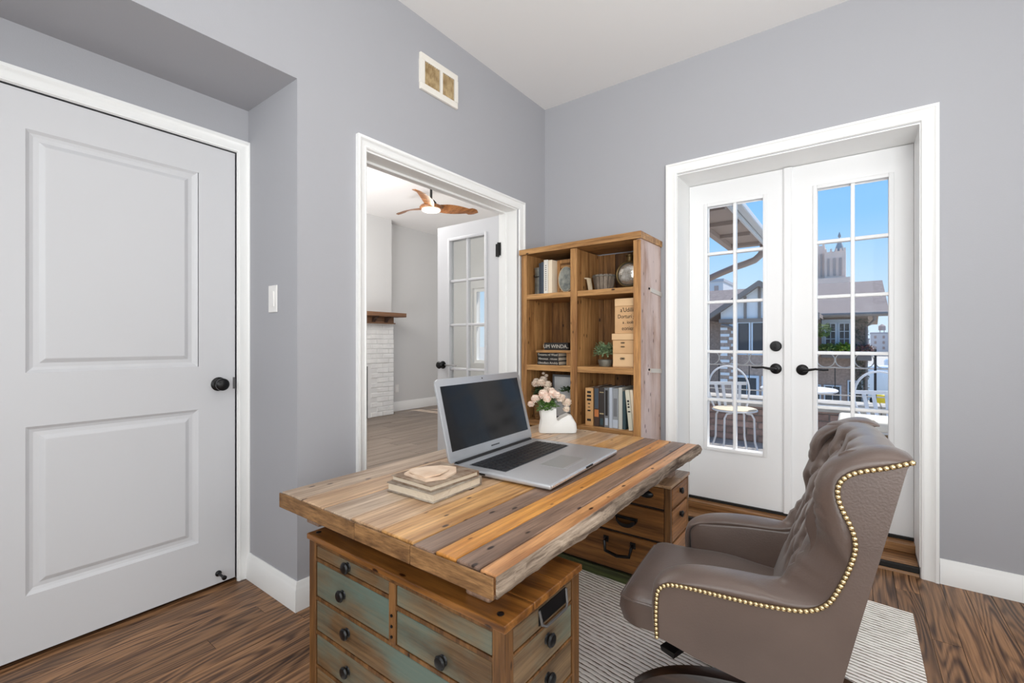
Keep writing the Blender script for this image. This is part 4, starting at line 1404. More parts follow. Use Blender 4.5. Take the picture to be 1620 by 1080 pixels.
wk = thing('wicker_basket', 'brown wicker pot with cream flowers at the left of the lower bay', 'basket', (-1.678, BY0 + .072, SH3))
MB().lathe([(.050, 0), (.056, .03), (.058, .08), (.055, .125), (.050, .128), (.03, .120)], (-1.678, BY0 + .072, SH3), 22).build('basket_body', M['wicker'], wk, smooth=True)
fo = MB()
foliage(fo, (-1.678, BY0 + .072, SH3 + .175), .050, 150, .030, .008, .9)
fo.build('foliage', M['leafdark'], wk)
for dx, dy, dz, r in ((-.03, -.03, .235, .032), (.02, -.04, .245, .034), (.055, -.02, .232, .034), (.0, .02, .262, .030), (-.045, .0, .25, .026), (.03, .01, .29, .014), (.012, .0, .305, .012), (.06, -.03, .20, .028)):
    blossom(wk, (-1.678 + dx, BY0 + .072 + dy, SH3 + dz), r, M['petalw'])

# bottom right cell: nine books
g = 'books in the lower right bay'
book_up('tan-spined book with black letters, leftmost in the lower bay', -1.338, .052, .232, BY0 + .045, .17, SH3, B_['tan'], g,
        bits=[(.86, .92, .5, B_['ink']), (.76, .82, .55, B_['ink']), (.66, .72, .55, B_['ink']), (.57, .60, .3, B_['ink']), (.48, .50, .3, B_['ink']), (.38, .42, .4, B_['ink']), (.12, .18, .5, B_['ink'])])
book_up('dark brown book with an orange patch on its spine', -1.278, .034, .245, BY0 + .045, .18, SH3, B_['brown'], g,
        bits=[(.24, .42, .8, B_['orange']), (.45, .95, .75, B_['blue'])])
book_up('dark book with a gold line, third from left in the lower bay', -1.242, .030, .242, BY0 + .045, .18, SH3, B_['dark'], g,
        bits=[(.86, .88, .9, B_['gold']), (.32, .35, .9, B_['gold']), (.05, .22, .6, B_['teal'])])
book_up('charcoal book with pale speckled lettering in the lower bay', -1.210, .030, .240, BY0 + .045, .18, SH3, B_['grey'], g,
        bits=[(.30, .94, .55, B_['ink']), (.06, .24, .6, B_['silver'])])
book_up('silver-blue slim book in the lower bay', -1.178, .020, .242, BY0 + .045, .19, SH3, B_['silver'], g)
book_up('mid-grey book with a silver band low on the spine', -1.156, .036, .240, BY0 + .045, .19, SH3, B_['mid'], g,
        bits=[(.30, .75, .6, B_['grey']), (.02, .22, .9, B_['silver'])])
book_up('tall pale grey book left of the teal book', -1.118, .022, .246, BY0 + .045, .2, SH3, B_['pale'], g)
book_up('dark teal book behind the leaning ivory book', -1.094, .018, .225, BY0 + .05, .19, SH3, B_['teal'], g)
book_up('ivory book with small black title leaning left in the lower bay', -1.050, .026, .236, BY0 + .035, .17, SH3, B_['ivory'], g, lean=-.10,
        bits=[(.70, .75, .5, B_['dark']), (.63, .67, .4, B_['dark']), (.56, .60, .5, B_['dark']), (.45, .48, .6, B_['ink'])])
book_up('cream slim book leaning left, second from the right end of the lower bay', -1.021, .018, .238, BY0 + .035, .17, SH3, B_['cream'], g, lean=-.10)

# ------------------------------------------------------------------ office chair
M['fabric'] = mat('taupe_upholstery', (92, 75, 67), .36, spec=.6, sheen=.15, bump=(240, .08), vary=(5, (82, 66, 59)))
M['trimcord'] = mat('bronze_trim', (84, 62, 32), .5, .5)
M['nailhead'] = mat('brass_nailhead', (222, 200, 156), .25, .9)
M['darkwood'] = wood('dark_walnut', (70, 48, 36), (34, 22, 18), 'x', .3, 2, 20, knots=False, spread=.02, spec=.6)
TRIM = [(-.218, .372), (-.220, .410), (-.219, .455), (-.216, .484), (-.202, .503), (-.179, .512), (-.128, .516), (-.059, .518), (.006, .521), (.067, .528),
        (.105, .538), (.135, .562), (.156, .604), (.172, .649), (.180, .683), (.179, .709), (.172, .733), (.161, .757), (.153, .781), (.151, .803),
        (.158, .823), (.174, .838), (.196, .848), (.230, .859), (.269, .875)]

CREST = [(-.230, .372), (-.238, .424), (-.238, .478), (-.224, .504), (-.180, .530), (-.121, .545), (-.05, .552), (.003, .553), (.042, .560), (.058, .585), (.081, .625),
         (.104, .665), (.113, .705), (.110, .749), (.111, .788), (.121, .824), (.142, .853), (.178, .876), (.212, .890), (.245, .893), (.274, .880)]
# arc fractions on the trim line and on the crest that belong together
KEYP = [0, .145, .20, .42, .52, .58, .66, .74, .82, .90, 1.0]
KEYC = [0, .125, .18, .385, .44, .53, .62, .70, .79, .88, 1.0]


def smooth_path(P, n):
    """resample a polyline by a Catmull-Rom curve at equal arc steps"""
    Q = []
    for i in range(len(P) - 1):
        p0, p1, p2, p3 = (Vector(P[max(i - 1, 0)]), Vector(P[i]), Vector(P[i + 1]), Vector(P[min(i + 2, len(P) - 1)]))
        for k in range(8):
            u = k / 8
            Q.append(.5 * ((2 * p1) + (p2 - p0) * u + (2 * p0 - 5 * p1 + 4 * p2 - p3) * u * u + (3 * p1 - p0 - 3 * p2 + p3) * u ** 3))
    Q.append(Vector(P[-1]))
    L = [0]
    for a, b in zip(Q, Q[1:]):
        L.append(L[-1] + (b - a).length)
    out = []
    j = 0
    for i in range(n):
        s = L[-1] * i / (n - 1)
        while j < len(L) - 2 and L[j + 1] < s:
            j += 1
        f = (s - L[j]) / max(1e-9, L[j + 1] - L[j])
        out.append(Q[j].lerp(Q[j + 1], f))
    return out, L[-1]


def interp(x, tab, linear=False):
    for (a, va), (b, vb) in zip(tab, tab[1:]):
        if x <= b:
            f = max(0, (x - a) / (b - a))
            f = f if linear else f * f * (3 - 2 * f)
            return va + (vb - va) * f
    return tab[-1][1]


def office_chair():
    t = thing('office_chair', 'taupe tufted wingback office chair with brass nailheads on a swivel base', 'chair', (-.2, 1.41, RUGZ), math.radians(5))
    fab = M['fabric']
    Z = -RUGZ  # shapes below are given from the room floor

    def done(mb, name, m, par=t, smooth=True):
        mb.xform(Matrix.Translation(Vector((0, 0, Z))))
        return mb.build(name, m, par, smooth=smooth, local=True)
    path, LEN = smooth_path([Vector(p) for p in TRIM], 90)
    for sgn in (-1, 1):
        yo = .26 * sgn
        # outer side panel
        q = MB()
        outline = [tuple(p) for p in path] + [(.262, .86), (.228, .707), (.188, .531), (.158, .395), (.146, .322), (.07, .324), (-.032, .336), (-.128, .350)]
        A = []
        B = []
        n = len(outline)
        cx, cz = .03, .52
        for (u, v) in outline:
            A.append(q.bm.verts.new((u, yo, v)))
            B.append(q.bm.verts.new((u, yo - sgn * .055, v)))
        f0 = q.bm.faces.new(A)
        f1 = q.bm.faces.new(B[::-1])
        for i in range(n):
            q.bm.faces.new((A[i], B[i], B[(i + 1) % n], A[(i + 1) % n]))
        bmesh.ops.recalc_face_normals(q.bm, faces=q.bm.faces)
        bmesh.ops.triangulate(q.bm, faces=[f0, f1], ngon_method='EAR_CLIP')
        done(q, 'side_panel', fab, smooth=False)
        # padded roll that follows the panel's edge
        crest, _ = smooth_path([Vector(p) for p in CREST], 400)
        q = MB()
        rows = []
        for i, p in enumerate(path):
            s = i / (len(path) - 1)
            u = interp(s, [(a, b) for a, b in zip(KEYP, KEYC)], True)
            c = crest[min(399, max(0, int(round(u * 399))))]
            dv = c - p
            fold = 1 + (.035 * math.sin(s * 190) if .56 < s < .62 or .70 < s < .80 else 0)
            w = .098
            ring = []
            m_ = 18
            for k in range(m_):
                an = 2 * PI * k / m_
                c_, s_ = math.cos(an), math.sin(an)
                if s_ > 0:
                    jn = interp(s, [(0, 0), (.46, 0), (.55, 1), (.64, 1), (.72, 0), (1, 0)])
                    no = (1 - jn) * s_ ** .75 + jn * (1 - c_) ** 1.15
                    nn = (no if c_ >= 0 else .62 + .38 * s_) * fold
                else:
                    nn = -.06 * abs(s_) if c_ >= 0 else .62 * (1 + s_) - .06
                yy = yo - sgn * (w / 2 * (1 - c_))
                ring.append((p.x + dv.x * nn, yy + sgn * .002, p.y + dv.y * nn))
            rows.append(ring)
        V = q.grid(rows, closed_v=True)
        q.bm.faces.new(V[0])
        q.bm.faces.new(V[-1][::-1])
        bmesh.ops.recalc_face_normals(q.bm, faces=q.bm.faces)
        done(q, 'arm_roll', fab, smooth='all')
        # trim cord and nailheads
        cord = done(MB().tube([(p.x, yo + sgn * .002, p.y) for p in path], .0052, 6), 'trim_cord', M['trimcord'])
        nails, _ = smooth_path([Vector(p) for p in TRIM], 84)
        proto = None
        for p in nails:
            loc = (p.x, yo + sgn * .0055, p.y + Z)
            if proto is None:
                proto = MB().ball((0, 0, 0), 1, 1, (.0058, .0034, .0058)).build('nailhead', M['nailhead'], cord, smooth='all', local=True)
                proto.location = loc
            else:
                copy_to(proto, loc, cord)
        # inner arm wall
        q = MB().prism([(-.214, .37), (-.220, .485), (-.195, .518), (-.05, .538), (.05, .545), (.13, .575), (.14, .37)], 'y', *(sorted((sgn * .164, sgn * .206))), .010, 3)
        done(q, 'inner_arm', fab)
    # tufted back cushion
    nu, nv = 64, 72
    btn = []
    for r_, zc in enumerate((.55, .625, .70, .775, .84)):
        off = 0 if r_ % 2 else .055
        k = -2
        while k <= 2:
            yb = k * .11 + off
            if abs(yb) < .19:
                btn.append((yb, zc))
            k += 1
    segs = []
    for a in btn:
        for b in btn:
            if abs(abs(a[0] - b[0]) - .055) < .004 and .01 < b[1] - a[1] < .09:
                segs.append((a, b))

    def sdist(p, a, b):
        ax, ay = a
        bx, by_ = b
        dx, dy = bx - ax, by_ - ay
        u = max(0, min(1, ((p[0] - ax) * dx + (p[1] - ay) * dy) / (dx * dx + dy * dy)))
        return math.hypot(p[0] - ax - u * dx, p[1] - ay - u * dy)

    def depth(y, zc):
        d = 0
        for b in btn:
            r2 = (y - b[0]) ** 2 + (zc - b[1]) ** 2
            if r2 < .006:
                d = max(d, .026 * math.exp(-r2 / .00045))
        g_ = 0
        for a, b in segs:
            h = sdist((y, zc), a, b)
            if h < .04:
                g_ = max(g_, .009 * math.exp(-(h / .009) ** 2))
        return max(d, g_)
    q = MB()
    rows = []
    for i in range(nu + 1):
        y = -.215 + .43 * i / nu
        e_ = abs(y) / .215
        ring = []
        top = .888 - .006 * e_ ** 3
        for j in range(nv + 1):
            s = j / nv
            zc = .40 + (top - .028 - .40) * s
            xf = .030 + (zc - .45) * .375
            bow = -.034 * e_ ** 2.0 * interp(zc, [(.40, 0), (.645, 0), (.72, 1), (.80, 1), (.9, .8)])
            pf_ = 0.012 * math.sin(min(1, max(0, (zc - .44) / .40)) * PI) * (1 - e_ ** 4)
            ring.append((xf + bow - pf_ + depth(y, zc), y, zc))
        x0 = ring[-1][0]
        xr = .140 + .232 * (top - .34) + .004
        for k in range(1, 8):
            an = PI * k / 8
            ring.append((x0 + (xr - x0) * (1 - math.cos(an)) / 2, y, top - .028 + .028 * math.sin(an) ** .8))
        for k in range(9):
            zc = top - .028 - (top - .028 - .325) * k / 8
            ring.append((.140 + .232 * (zc - .34) + .004 + .010 * (1 - e_ ** 2), y, zc))
        ring.append((.03, y, .33))
        rows.append(ring)
    V = q.grid(rows, closed_v=True)
    q.bm.faces.new(V[0][::-1])
    q.bm.faces.new(V[-1])
    bmesh.ops.recalc_face_normals(q.bm, faces=q.bm.faces)
    back = done(q, 'backrest', fab, smooth='all')
    proto = None
    for yb, zc in btn:
        loc = (.030 + (zc - .45) * .375 + .006, yb, zc + Z)
        if proto is None:
            proto = MB().ball((0, 0, 0), 1, 2, (.005, .009, .009)).build('button', fab, back, smooth='all', local=True)
            proto.location = loc
        else:
            copy_to(proto, loc, back)
    # seat cushion with a crowned top
    q = MB()
    nx, ny = 28, 24
    x0, x1, yw = -.338, .06, .198
    rows = []

    def sq(u, k=.16):
        """rounded side profile"""
        return u
    for i in range(nx + 1):
        row = []
        for j in range(ny + 1):
            u, v = i / nx, j / ny
            x = x0 + (x1 - x0) * u
            y = -yw + 2 * yw * v
            # round the plan corners at the front
            fx = max(0, 1 - u / .12)
            y *= 1 - .10 * fx ** 2
            du = min(1, u / .13)
            dv = min(1, min(v, 1 - v) / .10)
            z = .404 + .026 * (1 - (1 - du) ** 2) ** .5 * (1 - (1 - dv) ** 2) ** .5 + .018 * math.sin(PI * min(1, u * 1.05)) * math.sin(PI * v) + .004 * math.sin(u * 9 + v * 3)
            row.append((x, y, z))
        rows.append(row)
    V = q.grid(rows)
    # skirt
    loop = [V[i][0] for i in range(nx, 0, -1)] + [V[0][j] for j in range(ny)] + [V[i][ny] for i in range(nx)] + [V[nx][ny]]
    mid = []
    low = []
    for v in loop:
        c = v.co
        mid.append(q.bm.verts.new((c.x - (.004 if c.x < -.2 else 0), c.y * 1.008, c.z - .03)))
        low.append(q.bm.verts.new((c.x + (.008 if c.x < -.2 else 0), c.y * .985, .338)))
    for L1, L2 in ((loop, mid), (mid, low)):
        for k in range(len(L1) - 1):
            q.bm.faces.new((L1[k], L1[k + 1], L2[k + 1], L2[k]))
    q.bm.faces.new(low)
    bmesh.ops.recalc_face_normals(q.bm, faces=q.bm.faces)
    pip = [tuple(v.co + Vector((0, 0, -.001))) for v in loop]
    seat = done(q, 'seat_cushion', fab)
    done(MB().tube(pip, .0032, 6), 'seat_piping', fab, seat)
    # nailheads along the seat's lower front edge
    row = [(-.16 - .006 * 0, 0)]
    pts = [(-.215, -.186)] + [(-.30, -.180), (-.325, -.160)] + [(-.332, y) for y in (-.11, -.05, 0, .05, .11)] + [(-.325, .160), (-.30, .180), (-.215, .186)]
    pth, _ = smooth_path([Vector(p) for p in pts], 44)
    done(MB().tube([(p.x, p.y, .3375) for p in pth], .0042, 6), 'trim_cord', M['trimcord'], seat)
    proto = None
    for p in pth:
        nrm = Vector((p.x + .18, p.y * .5)).normalized() * .0035
        loc = (p.x + nrm.x, p.y + nrm.y, .3375 + Z)
        if proto is None:
            proto = MB().ball((0, 0, 0), 1, 1, (.0042, .0042, .0042)).build('nailhead', M['nailhead'], seat, smooth='all', local=True)
            proto.location = loc
        else:
            copy_to(proto, loc, seat)
    # seat box and swivel
    done(MB().box((-.20, -.204, .325), (.15, .204, .385), .006), 'seat_box', fab)
    done(MB().box((-.09, -.07, .295), (.09, .07, .3245), .006).lathe([(.034, .155), (.030, .17), (.026, .20), (.026, .295)], (0, 0, 0), 20), 'tilt_mechanism', M['black'])
    lv = MB().tube([(-.04, -.05, .306), (-.15, -.13, .306), (-.195, -.168, .302)], .006, 8)
    lv.hexa([(-.225, -.188, .292), (-.190, -.205, .292), (-.168, -.150, .292), (-.200, -.138, .292), (-.228, -.190, .306), (-.188, -.208, .308), (-.166, -.148, .310), (-.202, -.136, .310)])
    done(lv, 'tilt_lever', M['black'])
    hub = done(MB().lathe([(.055, .085), (.062, .10), (.062, .15), (.050, .168), (.034, .172)], (0, 0, 0), 24), 'base_hub', M['darkwood'])
    wheel = None
    for k in range(5):
        a = math.radians(193 + 72 * k - 5 + 5)
        q = MB()
        rows = []
        for i in range(13):
            s = i / 12
            r = .045 + s * .295
            hw = .034 - .012 * s if s < .95 else .018
            zt = .180 - .026 * s * s - .052 * s ** 4
            zb_ = .098 - .034 * s + .012 * math.sin(PI * s)
            rows.append([(r, -hw, zb_), (r, -hw * 1.02, (zt + zb_) / 2 + .008), (r, -hw * .72, zt - .003), (r, 0, zt), (r, hw * .72, zt - .003), (r, hw * 1.02, (zt + zb_) / 2 + .008), (r, hw, zb_)])
        V = q.grid(rows, closed_v=True)
        q.bm.faces.new(V[0][::-1])
        q.bm.faces.new(V[-1])
        bmesh.ops.recalc_face_normals(q.bm, faces=q.bm.faces)
        q.xform(Matrix.Rotation(a, 4, 'Z'))
        leg = done(q, 'base_leg', M['darkwood'])
        cxp, cyp = .318 * math.cos(a), .318 * math.sin(a)
        loc = (cxp, cyp, .0235)
        if wheel is None:
            w = MB()
            w.lathe([(.008, -.022), (.021, -.020), (.0232, -.014), (.0232, -.004), (.018, -.002)], (0, 0, 0), 18, 'y').lathe([(.018, .002), (.0232, .004), (.0232, .014), (.021, .020), (.008, .022)], (0, 0, 0), 18, 'y')
            w.lathe([(.006, -.01), (.006, .034)], (0.006, 0, 0.012), 10).box((-.014, -.0035, .006), (.012, .0035, .028), .002)
            wheel = w.build('caster', M['black'], leg, smooth=True, local=True)
            wheel.location = loc
        else:
            copy_to(wheel, loc, leg, rot=(0, 0, k * 1.3))


office_chair()

# ------------------------------------------------------------------ balcony
BFZ = .045
M['bfloor'] = mat('balcony_deck', (166, 162, 158), .85, vary=(6, (186, 182, 176)))
M['bbrick'] = brick_tone('balcony_brick', (196, 166, 154), (166, 140, 130))
M['bmortar'] = mat('grey_mortar', (168, 160, 154), .95)
M['cap'] = mat('stone_cap', (206, 200, 190), .8, vary=(5, (190, 182, 170)), bump=(30, .2))
M['iron'] = mat('iron_rail', (58, 58, 62), .5, .4)
M['white'] = mat('white_enamel', (236, 238, 242), .4)
M['woodslat'] = mat('cream_seat', (232, 216, 188), .6)
tag(MB().box((-2.6, 3.2, -.16), (1.6, 5.62, BFZ)).build('floor.002', M['bfloor']), 'grey balcony deck outside the french doors', 'balcony', kind='structure')
pw = thing('wall_balcony', 'brick balcony parapet with pale stone cap', 'parapet', (-.5, 5.45, BFZ), kind='structure')
MB().box((-2.6, 5.412, BFZ), (1.6, 5.60, .425)).build('mortar_bed', M['bmortar'], pw)
z = BFZ + .003
row = 0
proto = {}
while z < .42:
    x = -1.95 - (.105 if row % 2 else 0)
    h = min(.062, .4245 - z)
    while x < .62:
        key = round(h, 3)
        if key not in proto:
            proto[key] = MB().box((-.098, -.010, 0), (.098, .02, h), .003, 1).build('brick', M['bbrick'], pw, local=True)
            o = proto[key]
        else:
            o = copy_to(proto[key], (0, 0, 0), pw)
        o.location = Vector((x, 5.41 + random.uniform(-.002, .002), z)) - OFF['wall_balcony']
        x += .207
    z += .0715
    row += 1
x = -2.6
while x < 1.5:
    MB().box((x + .002, 5.34, .4255), (min(x + .7, 1.6) - .002, 5.67, .515), .008).build('cap_stone', M['cap'], pw)
    x += .7

rl = thing('balcony_railing', 'dark iron railing with a row of scroll rings above the parapet', 'railing', (-.5, 5.5, .515))
for z, r in ((1.004, .010), (.852, .006), (.585, .006)):
    MB().tube([(-2.6, 5.5, z), (1.6, 5.5, z)], r, 8).build('rail', M['strap'], rl)
for x in (-2.3, .163, 1.4):
    MB().box((x - .009, 5.491, .5155), (x + .009, 5.509, 1.04), .003).build('post', M['iron'], rl)
proto = None
x = -2.2
while x < .8:
    if proto is None:
        proto = MB().tube([(.074 * math.cos(a), 0, .074 * math.sin(a)) for a in [2 * PI * k / 24 for k in range(24)]], .0055, 6, True).build('scroll_ring', M['strap'], rl, local=True)
        proto.location = Vector((x, 5.5, .928)) - OFF['balcony_railing']
    else:
        copy_to(proto, Vector((x, 5.5, .928)) - OFF['balcony_railing'], rl)
    x += .152
proto = None
x = -2.2
while x < .8:
    p = Vector((x + .076, 5.5, .72)) - OFF['balcony_railing']
    if proto is None:
        proto = MB().box((-.004, -.004, -.133), (.004, .004, .130)).build('baluster', M['iron'], rl, local=True)
        proto.location = p
    else:
        copy_to(proto, p, rl)
    x += .152


def bistro_chair(label, x, y, rz, seat):
    t = thing('bistro_chair', label, 'chair', (x, y, BFZ), rz, 'white bistro chairs on the balcony')
    R_, hz = .185, .43
    MB().lathe([(.02, hz), (R_ - .01, hz), (R_, hz + .006), (R_, hz + .016), (R_ - .012, hz + .020), (.02, hz + .017)], (0, 0, 0), 28).build('seat', seat, t, smooth=True, local=True)
    MB().tube([(R_ * math.cos(a), R_ * math.sin(a), hz + .004) for a in [2 * PI * k / 28 for k in range(28)]], .008, 6, True).build('seat_rim', M['white'], t, smooth=True, local=True)
    # local -y is the back
    bk = MB()
    pts = []
    for k in range(21):
        a = PI * k / 20
        pts.append((.185 * math.cos(a), -.17 - .05 * math.sin(a), hz + .16 + .235 * math.sin(a) ** .8))
    pts = [(.14, -.12, hz), (.165, -.14, hz + .07)] + pts + [(-.165, -.14, hz + .07), (-.14, -.12, hz)]
    bk.tube(pts, .009, 8)
    bk.build('back_hoop', M['white'], t, smooth=True, local=True)
    MB().box((-.172, -.205, hz + .215), (.172, -.195, hz + .245), .003).build('back_rail', M['white'], t, local=True)
    for xx in (-.11, -.045, .045, .11):
        MB().hexa([(xx * .8 - .012, -.15, hz + .01), (xx * .8 + .012, -.15, hz + .01), (xx * .8 + .012, -.142, hz + .01), (xx * .8 - .012, -.142, hz + .01),
                   (xx - .014, -.203, hz + .216), (xx + .014, -.203, hz + .216), (xx + .014, -.196, hz + .216), (xx - .014, -.196, hz + .216)]).build('back_slat', M['white'], t, local=True)
    for sx_ in (-1, 1):
        for sy_ in (-1, 1):
            MB().tube([(sx_ * .06, sy_ * .125, hz - .012), (sx_ * .105, sy_ * .125, hz - .02), (sx_ * .125, sy_ * .13, hz - .06), (sx_ * .130, sy_ * .135, .16), (sx_ * .155, sy_ * .16, .05), (sx_ * .165, sy_ * .17, 0.004)], .009, 8).build('leg', M['white'], t, smooth=True, local=True)


bistro_chair('white bistro chair with cream seat seen through the left french door', -.885, 4.62, math.radians(-152), M['woodslat'])
bistro_chair('white bistro chair half hidden behind the right edge of the right french door', .235, 4.45, math.radians(200), M['white'])
tb = thing('bistro_table', 'small round white table between the two balcony chairs', 'table', (-.385, 4.60, BFZ))
MB().lathe([(.02, .690), (.275, .690), (.285, .697), (.285, .706), (.275, .712), (.02, .712)], (-.385, 4.60, 0), 36).build('tabletop', M['white'], tb, smooth=True)
for k in range(3):
    a = 2 * PI * k / 3 + .4
    MB().tube([(-.385 + .12 * math.cos(a), 4.60 + .12 * math.sin(a), .690), (-.385 + .05 * math.cos(a), 4.60 + .05 * math.sin(a), .45), (-.385 + .22 * math.cos(a), 4.60 + .22 * math.sin(a), BFZ + .006)], .011, 8).build('leg', M['white'], tb, smooth=True)
pl = thing('planter_stool', 'stone-sided stool with a cream cushion outside the right french door', 'stool', (.10, 4.0, BFZ))
M['rattan'] = mat('rattan_panel', (150, 122, 84), .85, vary=(45, (92, 72, 46)), bump=(70, .9))
M['cushion'] = mat('cream_cushion', (226, 222, 212), .8)
MB().box((-.07, 3.84, BFZ), (.34, 4.2, .515), .006).build('stool_frame', M['white'], pl)
for xa, xb in ((-.055, .055), (.07, .19), (.205, .33)):
    MB().box((xa, 3.828, BFZ + .03), (xb, 3.8398, .500), .004).build('panel', M['rattan'], pl)
MB().box((-.09, 3.815, .5155), (.36, 4.22, .580), .02, 3).build('seat_cushion', M['cushion'], pl, smooth=True)

# own eaves
M['soffit'] = mat('soffit_grey', (164, 148, 138), .8)
M['fascia'] = mat('fascia_white', (206, 208, 210), .6)
M['gutter'] = mat('gutter_brown', (150, 132, 122), .5)
ev = thing('roof_1', 'grey eave with white fascia projecting at the left of the balcony', 'eave', (-1.3, 5.6, 2.5), kind='structure')
MB().box((-1.47, 3.25, 2.50), (-1.04, 7.46, 2.53)).build('soffit', M['soffit'], ev)
MB().hexa([(-1.52, 3.25, 2.60), (-.98, 3.25, 2.56), (-.98, 7.50, 2.56), (-1.52, 7.50, 2.60), (-1.52, 3.25, 2.95), (-.98, 3.25, 2.60), (-.98, 7.50, 2.60), (-1.52, 7.50, 2.95)]).build('roof_slab', M['gutter'], ev)
MB().box((-1.04, 3.25, 2.485), (-1.015, 7.48, 2.60)).build('fascia', M['fascia'], ev)
MB().box((-1.47, 3.25, 2.44), (-1.40, 7.44, 2.4995)).build('wall_plate', M['soffit'], ev)
MB().box((-1.01, 3.25, 2.53), (-.93, 7.50, 2.60), .012).build('gutter', M['fascia'], ev)
for y in (3.6, 4.3, 5.0, 5.7, 6.4, 7.1):
    MB().box((-1.399, y, 2.455), (-1.05, y + .05, 2.4995)).build('rafter_tail', M['soffit'], ev)
dp = thing('downspout', 'curved brown downspout below the eave corner', 'pipe', (-1.05, 7.40, 2.5))
MB().tube([(-1.03, 7.40, 2.53), (-1.04, 7.40, 2.44), (-1.07, 7.40, 2.36), (-1.15, 7.40, 2.29), (-1.27, 7.40, 2.25), (-1.42, 7.40, 2.21), (-1.62, 7.41, 2.14), (-1.85, 7.42, 2.05), (-2.2, 7.44, 1.92)], .048, 12).build('pipe', M['gutter'], dp, smooth=True)
tag(MB().box((-2.5, 7.3, -3), (-2.2, 8.2, 2.6)).build('wall_wing', M['bbrick']), 'brick wall of the neighbouring wing beyond the balcony', 'wall', kind='structure')
tag(MB().box((-.93, 3.2, 2.70), (2.2, 4.25, 2.86)).build('sun_block_roof', M['soffit']), 'unseen roof added over the french doors to block sun', 'roof', kind='structure')  # out of view, added to keep direct sun off the doors

# ------------------------------------------------------------------ houses and street beyond
M['street'] = mat('street', (204, 194, 178), .9, vary=(.3, (190, 180, 166)))
tag(MB().box((-200, 5.7, -2.8), (200, 400, -2.6)).build('street', M['street']), 'pale street far below the balcony', 'street', kind='structure')
M['hroof'] = mat('shingle_roof', (150, 134, 124), .9, vary=(9, (132, 116, 108)), bump=(30, .5))
M['hbrick'] = mat('house_brick', (182, 160, 146), .9, vary=(16, (156, 138, 126)), bump=(24, .4))
M['plaster'] = mat('white_plaster', (226, 228, 230), .8)
M['htimber'] = mat('dark_timber', (132, 122, 116), .7)
M['hglass'] = mat('dark_window', (58, 64, 70), .2)
M['hframe'] = mat('pale_window_frame', (198, 210, 222), .6)
hs = thing('tudor_house', 'brick house with white half-timbered gable and brown shingle roof', 'house', (-2.5, 16, -2.6))
MB().box((-9, 15.0, -2.6), (.29, 21.0, 1.80)).build('wall', M['hbrick'], hs)
MB().prism([(14.55, 1.74), (14.55, 1.84), (18.0, 2.99), (21.6, 1.84), (21.6, 1.74), (18.0, 2.88)], 'x', -9.2, .70).build('roof', M['hroof'], hs)
MB().prism([(15.0, 1.80), (18.0, 2.86), (21.0, 1.80)], 'x', -8.9, .28).build('gable_end', M['hbrick'], hs)
MB().tube([(-9.2, 14.5, 1.80), (.70, 14.5, 1.80)], .06, 8).build('gutter', M['htimber'], hs)
MB().box((-2.83, 13.0, -2.6), (-1.0, 15.0, 1.62)).build('wing_wall', M['hbrick'], hs)
ax, az = -1.915, 2.64
sl = .690
MB().prism([(-2.83, 1.66), (-2.83, az - .12 - sl * .915), (ax, az - .10), (-1.0, az - .12 - sl * .915), (-1.0, 1.66)], 'y', 13.02, 15.0).build('gable_plaster', M['plaster'], hs)
MB().box((-2.86, 12.95, 1.60), (-.97, 13.02, 1.70)).build('timber', M['htimber'], hs)
for x in (-2.24, -1.915, -1.59):
    MB().box((x - .03, 12.97, 1.70), (x + .03, 13.02, az - .14 - sl * abs(x - ax))).build('timber', M['htimber'], hs)
for sg_ in (-1, 1):
    xo = ax + sg_ * 1.27
    MB().prism([(ax, az), (ax, az - .14), (xo, az - .14 - sl * 1.27), (xo, az - sl * 1.27)], 'y', 12.82, 12.98).build('barge_board', M['htimber'], hs)
    MB().prism([(ax, az + .02), (ax, az - .08), (xo, az - .08 - sl * 1.27), (xo, az + .02 - sl * 1.27)], 'y', 12.985, 16.4).build('gable_roof', M['hroof'], hs)


def hwin(par, x0, x1, z0, z1, y, nx=1, nz=1, fr=.035):
    w = MB()
    w.box((x0 - fr, y - .03, z0 - fr), (x0, y, z1 + fr)).box((x1, y - .03, z0 - fr), (x1 + fr, y, z1 + fr)).box((x0, y - .03, z1), (x1, y, z1 + fr)).box((x0, y - .03, z0 - fr), (x1, y, z0))
    for i in range(1, nx):
        xx = x0 + (x1 - x0) * i / nx
        w.box((xx - .008, y - .02, z0), (xx + .008, y, z1))
    for i in range(1, nz):
        zz = z0 + (z1 - z0) * i / nz
        w.box((x0, y - .02, zz - .008), (x1, y, zz + .008))
    o = w.build('window', M['hframe'], par)
    MB().box((x0, y - .012, z0), (x1, y - .004, z1)).build('pane', M['hglass'], o)


hwin(hs, -2.40, -2.15, .80, 1.58, 13.0)
hwin(hs, -2.06, -1.78, .80, 1.58, 13.0)
hwin(hs, -1.68, -1.40, .80, 1.58, 13.0)
hwin(hs, -2.42, -1.98, -.25, .18, 13.0, 2, 1, .06)
hwin(hs, -1.80, -1.36, -.25, .18, 13.0, 2, 1, .06)
for k in range(9):
    MB().box((-2.83 + .0, 12.985, .05 + .17 * k), (-2.66 + .05 * (k % 2), 13.01, .12 + .17 * k)).build('quoin', M['plaster'], hs)
    MB().box((-2.62 + .05 * (k % 2), 12.985, .13 + .17 * k), (-2.50, 13.01, .20 + .17 * k)).build('quoin', M['plaster'], hs)
MB().tube([(-2.80, 12.93, 1.55), (-2.60, 12.93, 1.50), (-2.47, 12.93, 1.44), (-2.45, 12.93, 1.30), (-2.45, 12.93, -2.5)], .035, 8).build('downpipe', M['htimber'], hs)
MB().box((-.70, 14.94, .86), (-.02, 15.0, 1.70)).build('window_surround', M['hframe'], hs)
hwin(hs, -.60, -.40, .98, 1.58, 14.94, 2, 3)
